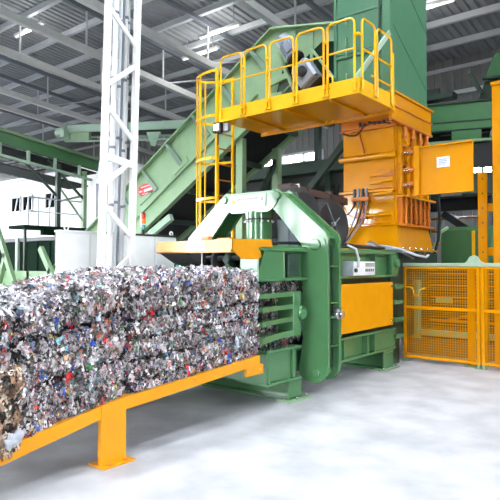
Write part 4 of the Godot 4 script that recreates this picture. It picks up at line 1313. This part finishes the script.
# ------------------------------------------------------------------ far left
func build_background_left() -> void:
	# conveyor on stilts at the upper left
	var t := thing("gallery_conveyor", V(9.5, 0, -17), "pale green gallery conveyor on stilts at the far left", "conveyor")
	var cy := func(x: float) -> float: return 5.76 - (x - 8.68) * 0.117
	part("side_beam", g().bar(V(3.0, cy.call(3.0) - 0.17, -17), V(12.3, cy.call(12.3) - 0.17, -17), 0.06, 0.40), M.green, t)
	part("top_flange", g().bar(V(3.0, cy.call(3.0) + 0.04, -16.97), V(12.3, cy.call(12.3) + 0.04, -16.97), 0.22, 0.09), M.green_pale, t)
	part("lower_rail", g().bar(V(3.0, cy.call(3.0) - 0.75, -16.95), V(12.0, cy.call(12.0) - 0.75, -16.95), 0.12, 0.08), M.green_frost, t)
	part("belt", g().bar(V(3.0, cy.call(3.0) - 0.42, -17.75), V(12.3, cy.call(12.3) - 0.42, -17.75), 1.35, 0.05), M.rubber, t)
	part("tray", g().bar(V(3.0, cy.call(3.0) - 0.95, -17.75), V(12.0, cy.call(12.0) - 0.95, -17.75), 1.2, 0.05), M.dark_steel, t)
	part("side_beam", g().bar(V(3.0, cy.call(3.0) - 0.17, -18.5), V(12.3, cy.call(12.3) - 0.17, -18.5), 0.06, 0.34), M.green, t)
	for i in 9:
		var x := 3.9 + i * 0.95
		part("roller", g().cyl(V(x, cy.call(x) - 0.62, -18.4), V(x, cy.call(x) - 0.62, -17.05), 0.07, 10), M.dark_steel, t)
		part("bracket", g().box(x - 0.05, x + 0.05, cy.call(x) - 0.80, cy.call(x) - 0.36, -17.0, -16.92), M.green_frost, t)
	for x in [10.72, 11.75]:
		var leg := part("stilt", g().box(x - 0.07, x + 0.07, 0.0, cy.call(x) - 0.5, -17.1, -16.96), M.green_pale if x > 11 else M.green_dark, t)
		part("brace", g().bar(V(x, 3.9, -17.03), V(x - 1.4, 5.1, -17.03), 0.06, 0.08), M.green_dark, leg)
	part("tie", g().bar(V(10.72, 3.75, -17.03), V(11.75, 4.05, -17.03), 0.05, 0.07).bar(V(10.72, 4.3, -17.03), V(11.75, 3.1, -17.03), 0.05, 0.06), M.green_pale, t)
	# walkway with rails
	var w := thing("walkway", V(10.6, 2.6, -17), "small dark walkway with thin grey rails in front of the cabin", "walkway")
	part("floor_grating", g().box(9.45, 11.9, 2.80, 2.90, -17.9, -16.9), M.green_matte, w)
	part("under_beam", g().box(10.3, 11.7, 2.62, 2.80, -17.4, -17.2), M.green_matte, w)
	for x in [9.6, 9.95, 10.35]:
		part("rail_post", g().box(x - 0.02, x + 0.02, 2.90, 3.80, -16.95, -16.91), M.galvanised, w)
	part("guard_rail", g().tube([V(9.6, 3.80, -16.93), V(11.6, 3.80, -16.93)], 0.025, 8), M.galvanised, w)
	part("guard_rail", g().tube([V(9.6, 3.35, -16.93), V(11.6, 3.35, -16.93)], 0.02, 8), M.galvanised, w)
	part("carrier", g().box(9.75, 9.83, 0, 2.80, -17.5, -17.42).box(11.5, 11.58, 0, 2.80, -17.5, -17.42), M.green_dark, w)
	# white cabin with windows on a green base
	var c2 := thing("control_cabin", V(17.5, 0, -27), "long white control cabin with small windows raised behind the conveyors", "cabin")
	part("cabin_wall", g().box(16.0, 19.2, 3.0, 6.15, -35, -20.6), M.white, c2)
	part("cabin_roof", g().box(15.9, 19.3, 6.15, 6.30, -35.1, -20.5), M.steel_white, c2)
	for q in [[-29.95, -28.95], [-28.75, -27.75], [-26.55, -25.55]]:
		var wn := part("cabin_window", g().box(15.94, 16.0, 4.45, 4.53, q[0], q[1]).box(15.94, 16.0, 5.25, 5.33, q[0], q[1]).box(15.94, 16.0, 4.45, 5.33, q[0], q[0] + 0.08).box(15.94, 16.0, 4.45, 5.33, q[1] - 0.08, q[1]).bar(V(15.97, 4.5, q[0] + 0.4), V(15.97, 5.3, q[0] + 0.7), 0.05, 0.08), M.steel_white, c2)
		part("window_pane", g().box(15.985, 15.998, 4.53, 5.25, q[0] + 0.08, q[1] - 0.08, 0.0), M.pane_dark, wn)
	var dr := part("cabin_door", g().box(15.95, 16.0, 3.1, 5.4, -22.2, -21.2), M.dark_steel, c2, "dark door")
	part("door_strip", g().box(15.92, 15.95, 3.1, 5.4, -21.95, -21.8), M.bottle_blue, dr)
	part("base_frame", g().box(16.1, 19.0, 0.0, 3.0, -34.8, -20.8), M.green_matte, c2)
	var k := thing("green_container", V(14, 0, -22.8), "dark green steel container below the white cabin", "container")
	part("body", g().box(13.0, 15.2, 0.9, 2.62, -26.5, -19.4), M.green_matte, k)
	part("skirt", g().box(12.95, 15.3, 0.0, 0.9, -26.6, -19.3), M.green_pale, k)
	part("corner_rail", g().box(12.9, 13.0, 2.62, 2.78, -26.6, -19.3), M.dark_steel, k)
	part("corner_post", g().box(12.86, 12.98, 0.9, 2.8, -23.75, -23.55), M.green_frost, k)
	for i in 7:
		part("rib", g().box(12.95, 13.0, 0.95, 2.6, -26.0 + i * 0.95, -25.9 + i * 0.95), M.green_matte, k)
	# A-shaped trestles in front of the container
	var names := ["pale green A-shaped trestle at the far left edge", "pale green A-shaped trestle beside the white partition"]
	var zz := [-16.2, -13.75]
	for i in 2:
		var z: float = zz[i]
		var a := thing("trestle", V(8.6, 0, z), names[i], "trestle")
		var h := 2.75 if i == 0 else 2.1
		part("strut", g().bar(V(8.6, h, z - 0.75), V(8.6, 0, z + 0.95), 0.12, 0.17, V(0, 0.5, 0.85)), M.green_pale, a)
		part("strut", g().bar(V(8.6, h * 0.72, z - 0.2), V(8.6, 0, z - 1.1), 0.12, 0.15, V(0, 0.5, -0.85)), M.green_pale, a)
		part("cross_tie", g().box(8.55, 8.65, 0.9, 1.05, z - 0.9, z + 0.5), M.green_pale, a)
		part("side_sheet", g().box(8.66, 8.69, 0.0, 1.45, z - 1.6, z + 1.0), M.green_pale, a)
	# level conveyor crossing behind the lattice column
	var b := thing("cross_conveyor", V(13, 5.3, -14.5), "pale green level conveyor crossing behind the lattice column", "conveyor")
	var p := V(10.79, 6.17, -16.69)
	var q2 := V(11.32, 5.60, -11.29)
	var sd := -(q2 - p).normalized().cross(Vector3.UP)
	part("side_beam", g().bar(p, q2, 0.08, 0.24), M.green_frost, b)
	part("belt", g().bar(p + sd * 0.5 + V(0, -0.05, 0), q2 + sd * 0.5 + V(0, -0.05, 0), 0.9, 0.04), M.rubber, b)
	part("side_beam", g().bar(p + sd, q2 + sd, 0.08, 0.24), M.green_frost, b)
	part("lower_rail", g().bar(p + V(0, -0.42, 0), q2 + V(0, -0.42, 0), 0.06, 0.05), M.green_frost, b)
	part("web_box", g().bar(p.lerp(q2, 0.05) + V(0, -0.27, 0), p.lerp(q2, 0.22) + V(0, -0.27, 0), 0.1, 0.28), M.green_pale, b)
	part("drive_head", g().cyl(p + V(0, -0.1, 0.1), p + V(0, -0.1, -0.4), 0.2, 16).cyl(p + V(0.12, -0.28, 0.14), p + V(0.12, -0.28, -0.2), 0.13, 16).obox(p + V(-0.1, -0.2, 0.05), V(0.2, 0.25, 0.25)), M.green_frost, b)
	part("hopper_lip", g().prism(poly([0, 0, 0.55, 0, 0.36, -0.42, 0.2, -0.42]), p.lerp(q2, 0.66) + V(0, -0.2, 0.1), (q2 - p).normalized(), Vector3.UP, sd * 0.06), M.green_frost, b)
	part("prop_leg", g().box(11.6, 11.7, 0, 5.7, -15.1, -15.0), M.green_pale, b)

# ------------------------------------------------------------------ right
func build_background_right() -> void:
	var p := thing("drilled_post", V(10, 0, -3.0), "yellow drilled post with two side arms above the fence", "post")
	part("post", g().box(9.97, 10.03, 0.0, 3.22, -3.07, -2.925), M.orange, p)
	for y in [1.85, 2.1, 2.35, 2.6, 2.85, 3.1]:
		part("hole_plug", g().cyl(V(9.972, y, -2.99), V(9.962, y, -2.99), 0.014, 8), M.rust, p)
	for y in [2.58, 1.83]:
		part("arm", g().box(10.06, 10.10, y, y + 0.05, -3.0, -2.2), M.orange, p)
		part("arm_plate", g().box(10.03, 10.06, y - 0.04, y + 0.10, -3.02, -2.83), M.orange, p)
	var q := thing("orange_column", V(9.9, 0, -2.68), "orange steel column at the right edge above the fence", "column")
	part("column", g().box(9.85, 10.05, 0.0, 4.62, -2.74, -2.2), M.orange_deep, q)
	part("flange", g().box(9.82, 9.85, 0.0, 4.64, -2.78, -2.2), M.orange, q)
	part("head_plate", g().box(9.8, 10.1, 4.62, 4.68, -2.80, -2.1), M.orange, q)
	# green chute box high at the right
	var c2 := thing("discharge_chute", V(13.6, 4.5, -4.4), "green discharge chute box high to the right of the shaft", "chute")
	var a := V(13.0, 0, -5.3)
	var bdir := V(0.50, 0, 1.55)
	var sd := bdir.normalized()
	var bk := V(sd.z, 0, -sd.x)
	var face := func(y0: float, y1: float, s0: float, s1: float, d0: float, d1: float) -> G:
		var ctr := a + bdir * ((s0 + s1) * 0.5) + bk * ((d0 + d1) * 0.5) + V(0, (y0 + y1) * 0.5, 0)
		return g().obox(ctr, V(bdir.length() * (s1 - s0), y1 - y0, absf(d1 - d0)), Basis(sd, Vector3.UP, sd.cross(Vector3.UP)))
	part("upper_box", face.call(4.98, 5.42, 0.0, 1.0, 0.05, 1.2), M.green, c2)
	part("rim", face.call(5.40, 5.45, -0.02, 1.02, 0.0, 1.2), M.green_dark, c2)
	part("middle_strip", face.call(4.78, 4.96, 0.0, 1.0, 0.02, 1.2), M.green, c2)
	part("rib", face.call(4.955, 4.985, 0.0, 1.0, 0.0, 0.1), M.green_dark, c2)
	part("rib", face.call(4.76, 4.79, 0.0, 1.0, 0.0, 0.1), M.green_dark, c2)
	part("lower_frame", face.call(4.48, 4.54, 0.0, 1.05, 0.0, 0.15), M.green_pale, c2)
	part("lower_frame", face.call(4.50, 4.76, 0.02, 0.07, 0.0, 0.15), M.green_pale, c2)
	part("lower_frame", face.call(4.50, 4.76, 0.42, 0.82, 0.02, 0.2), M.green, c2)
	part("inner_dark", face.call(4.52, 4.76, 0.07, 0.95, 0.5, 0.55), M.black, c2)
	part("drum", g().cyl(a + bdir * 1.02 + V(0, 4.62, 0) - bk * 0.05, a + bdir * 1.02 + V(0, 4.62, 0) + bk * 0.3, 0.15, 20), M.green_pale, c2)
	part("belt_skirt", face.call(3.9, 4.46, 0.1, 1.02, 0.1, 0.25), M.black, c2)
	part("lower_duct", face.call(3.3, 3.8, 0.55, 1.1, 0.3, 0.8), M.green_dark, c2)
	for s in [0.05, 0.95]:
		part("support", face.call(0.0, 4.5, s, s + 0.06, 0.25, 0.4), M.green_dark, c2)
	# slanted conveyor head at the upper right corner
	var u := thing("conveyor_head", V(14, 5.5, -3.6), "green sloping conveyor head cut by the upper right corner", "conveyor")
	part("casing", g().prism(poly([-4.12, 6.10, -3.9, 6.62, -2.2, 7.1, -2.2, 6.0]), V(14, 0, 0), Vector3.BACK, Vector3.UP, V(1.0, 0, 0)), M.green, u)
	part("lower_casing", g().prism(poly([-4.3, 5.62, -4.14, 6.06, -2.2, 5.9, -2.2, 5.2]), V(14.1, 0, 0), Vector3.BACK, Vector3.UP, V(0.8, 0, 0)), M.green_dark, u)
	part("edge_rail", g().bar(V(13.95, 6.07, -4.16), V(13.95, 5.98, -2.2), 0.1, 0.06), M.green_dark, u)
	part("side_flap", g().bar(V(13.9, 6.25, -4.45), V(13.9, 5.7, -4.15), 0.05, 0.1), M.green_dark, u)
	part("prop_leg", g().box(14.4, 14.55, 0, 5.4, -3.4, -3.25), M.green_dark, u)
	# green tank and frames behind the open door
	var k := thing("oil_tank", V(11.9, 0, -4.2), "rounded green oil tank standing behind the mesh fence", "tank")
	part("shell", g().prism(poly([11.7, 0.0, 12.9, 0.0, 12.9, 2.30, 12.75, 2.36, 11.85, 2.42, 11.7, 2.34]), V(0, 0, -3.35), Vector3.RIGHT, Vector3.UP, V(0, 0, -1.0)), M.green, k)
	part("seam_rib", g().box(11.67, 11.7, 0.1, 2.32, -3.72, -3.66), M.yellow, k)
	part("pipe", g().tube([V(11.4, 1.6, -4.4), V(11.4, 1.95, -4.4), V(11.5, 2.1, -4.35), V(11.5, 2.3, -4.3), V(11.65, 2.4, -4.2)], 0.04, 10), M.green_pale, k)
	var r := thing("steel_gantry", V(15, 0, -4.5), "dark steel gantry with a diagonal strut behind the oil tank", "gantry")
	part("beam", g().box(14.9, 15.1, 3.05, 3.38, -6.4, -2.5), M.black, r)
	part("diagonal", g().bar(V(15.0, 3.0, -5.5), V(15.0, 2.2, -4.4), 0.22, 0.18), M.dark_steel, r)
	part("post", g().box(14.9, 15.1, 0.0, 3.05, -6.4, -6.25).box(14.9, 15.1, 0.0, 3.05, -2.65, -2.5), M.dark_steel, r)
	part("deck", g().box(14.8, 16.3, 3.38, 3.43, -6.4, -2.5), M.dark_steel, r)
	var y := thing("far_railing", V(15.5, 0, -6), "yellow railing far behind the press under the gantry", "railing")
	for i in 3:
		part("rail", g().tube([V(15.5, 2.2 + i * 0.35, -6.8), V(15.5, 2.2 + i * 0.35, -4.6)], 0.03, 8), M.orange, y)
	for z in [-6.7, -6.3, -5.4, -4.8]:
		part("rail_post", g().box(15.48, 15.54, 0.0, 2.95, z, z + 0.06), M.orange, y)
	var h := part("hose", g().tube([V(10.6, 3.0, -4.0), V(10.7, 2.5, -4.0), V(10.66, 2.1, -4.02), V(10.55, 1.85, -4.05)], 0.03, 10), M.rubber, self)
	tag(h, "thick black hose hanging beside the orange hopper skirt", "hose")

# ------------------------------------------------------------------ shaded middle ground
func build_background_middle() -> void:
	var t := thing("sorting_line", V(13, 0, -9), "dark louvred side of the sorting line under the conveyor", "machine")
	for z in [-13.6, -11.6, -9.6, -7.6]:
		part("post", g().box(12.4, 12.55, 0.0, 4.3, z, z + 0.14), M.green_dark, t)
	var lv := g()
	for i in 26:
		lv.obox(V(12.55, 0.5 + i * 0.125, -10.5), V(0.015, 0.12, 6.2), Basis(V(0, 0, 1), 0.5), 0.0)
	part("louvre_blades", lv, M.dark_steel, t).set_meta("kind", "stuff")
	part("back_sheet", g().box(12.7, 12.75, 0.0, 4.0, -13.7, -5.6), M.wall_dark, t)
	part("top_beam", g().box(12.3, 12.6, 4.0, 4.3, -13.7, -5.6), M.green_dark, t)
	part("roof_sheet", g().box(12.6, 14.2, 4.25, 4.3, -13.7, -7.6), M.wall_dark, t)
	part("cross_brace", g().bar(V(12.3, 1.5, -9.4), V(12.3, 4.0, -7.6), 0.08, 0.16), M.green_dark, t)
	var f := thing("support_tower", V(14.5, 0, -8), "green steel tower standing between hopper and far window", "frame")
	part("post", g().box(14.4, 14.6, 0, 6.9, -7.05, -6.9).box(14.4, 14.6, 0, 6.9, -9.2, -9.05), M.green_dark, f)
	part("beam", g().box(14.35, 14.65, 3.85, 4.08, -10.5, -5.0).box(14.35, 14.65, 5.9, 6.05, -10.5, -5.0), M.green_dark, f)
	part("wall_sheet", g().box(15.0, 15.06, 3.2, 6.4, -8.4, -5.6), M.green_dark, f)
	part("bucket", g().cyl(V(14.3, 5.7, -8.6), V(14.3, 5.95, -8.6), 0.16, 16), M.dark_steel, f)
	# radial oil coolers on the press deck
	for i in 2:
		var ctr: Vector3 = [V(7.02, 2.38, -4.72), V(7.78, 2.28, -4.66)][i]
		var c2 := thing("oil_cooler", V(ctr.x, 1.86, ctr.z), ["black round cooler drum just behind the press arm", "black round cooler drum next to the orange hopper"][i], "cooler", "black cooler drums on the press")
		part("drum", g().lathe([Vector2(0, -0.5), Vector2(0.36, -0.5), Vector2(0.42, -0.44), Vector2(0.44, -0.2), Vector2(0.42, -0.02), Vector2(0.33, 0.06), Vector2(0.12, 0.02), Vector2(0, 0.02)], ctr, V(-0.25, 0.05, 1), 32), M.rubber, c2)
		part("hub", g().cyl(ctr + V(-0.01, 0, 0.03), ctr + V(-0.02, 0.003, 0.09), 0.035, 12), M.steel_grey if i == 1 else M.dark_steel, c2)
		for k in 4:
			var an := 0.6 + k * PI * 0.5
			part("spoke", g().bar(ctr + V(0, 0, 0.07), ctr + V(cos(an) * 0.38, sin(an) * 0.38, 0.06), 0.016, 0.014), M.steel_grey, c2)
		part("stand", g().box(ctr.x - 0.3, ctr.x + 0.3, 1.86, 2.02, ctr.z - 0.4, ctr.z - 0.05), M.dark_steel, c2)
	var r := thing("duct", V(7.6, 2.7, -5.2), "rust brown square duct lying above the black coolers", "duct")
	part("duct", g().bar(V(7.05, 2.82, -5.05), V(8.8, 2.74, -5.05), 0.25, 0.12), M.rust, r)
	for x in [7.5, 8.2]:
		part("joint", g().box(x, x + 0.05, 2.69, 2.87, -5.2, -4.9), M.rust, r)
	part("strap", g().box(7.25, 7.28, 2.73, 2.89, -5.19, -4.91), M.galvanised, r)
	part("leg", g().box(7.3, 7.4, 1.87, 2.74, -5.08, -5.0), M.dark_steel, r)

# ------------------------------------------------------------------ small things on the press
func build_small_things() -> void:
	var t := thing("control_box", V(7.4, 1.48, -3.9), "grey control box with vents hung on the green upper beam", "control box")
	part("body", g().box(7.08, 7.74, 1.485, 1.685, -4.04, -3.88), M.white, t)
	part("side_plate", g().box(7.055, 7.08, 1.48, 1.69, -4.05, -3.87), M.cabinet_grey, t)
	var vt := g()
	for i in 3:
		vt.box(7.44, 7.72, 1.615 + i * 0.018, 1.625 + i * 0.018, -3.882, -3.876, 0.0)
	part("vent", vt, M.dark_steel, t)
	for i in 5:
		part("indicator", g().box(7.44 + i * 0.056, 7.465 + i * 0.056, 1.54, 1.58, -3.882, -3.874, 0.0), M.rust, t)
	part("cable", g().tube([V(7.18, 1.60, -3.86), V(7.20, 1.72, -3.86), V(7.20, 1.86, -3.9), V(7.22, 1.92, -4.05)], 0.018, 8), M.galvanised, t)
	part("lock", g().cyl(V(7.13, 1.56, -3.88), V(7.13, 1.56, -3.85), 0.03, 10), M.dark_steel, t)
	var c2 := thing("junction_cabinet", V(6.5, 1.87, -4.7), "small grey electrical cabinet standing behind the press arm", "cabinet")
	part("body", g().box(6.50, 6.72, 1.88, 2.28, -4.78, -4.56), M.motor_grey, c2)
	part("door", g().box(6.485, 6.50, 1.90, 2.26, -4.76, -4.58), M.cabinet_grey, c2)
	part("foot", g().box(6.48, 6.74, 1.86, 1.89, -4.8, -4.54), M.cabinet_grey, c2)
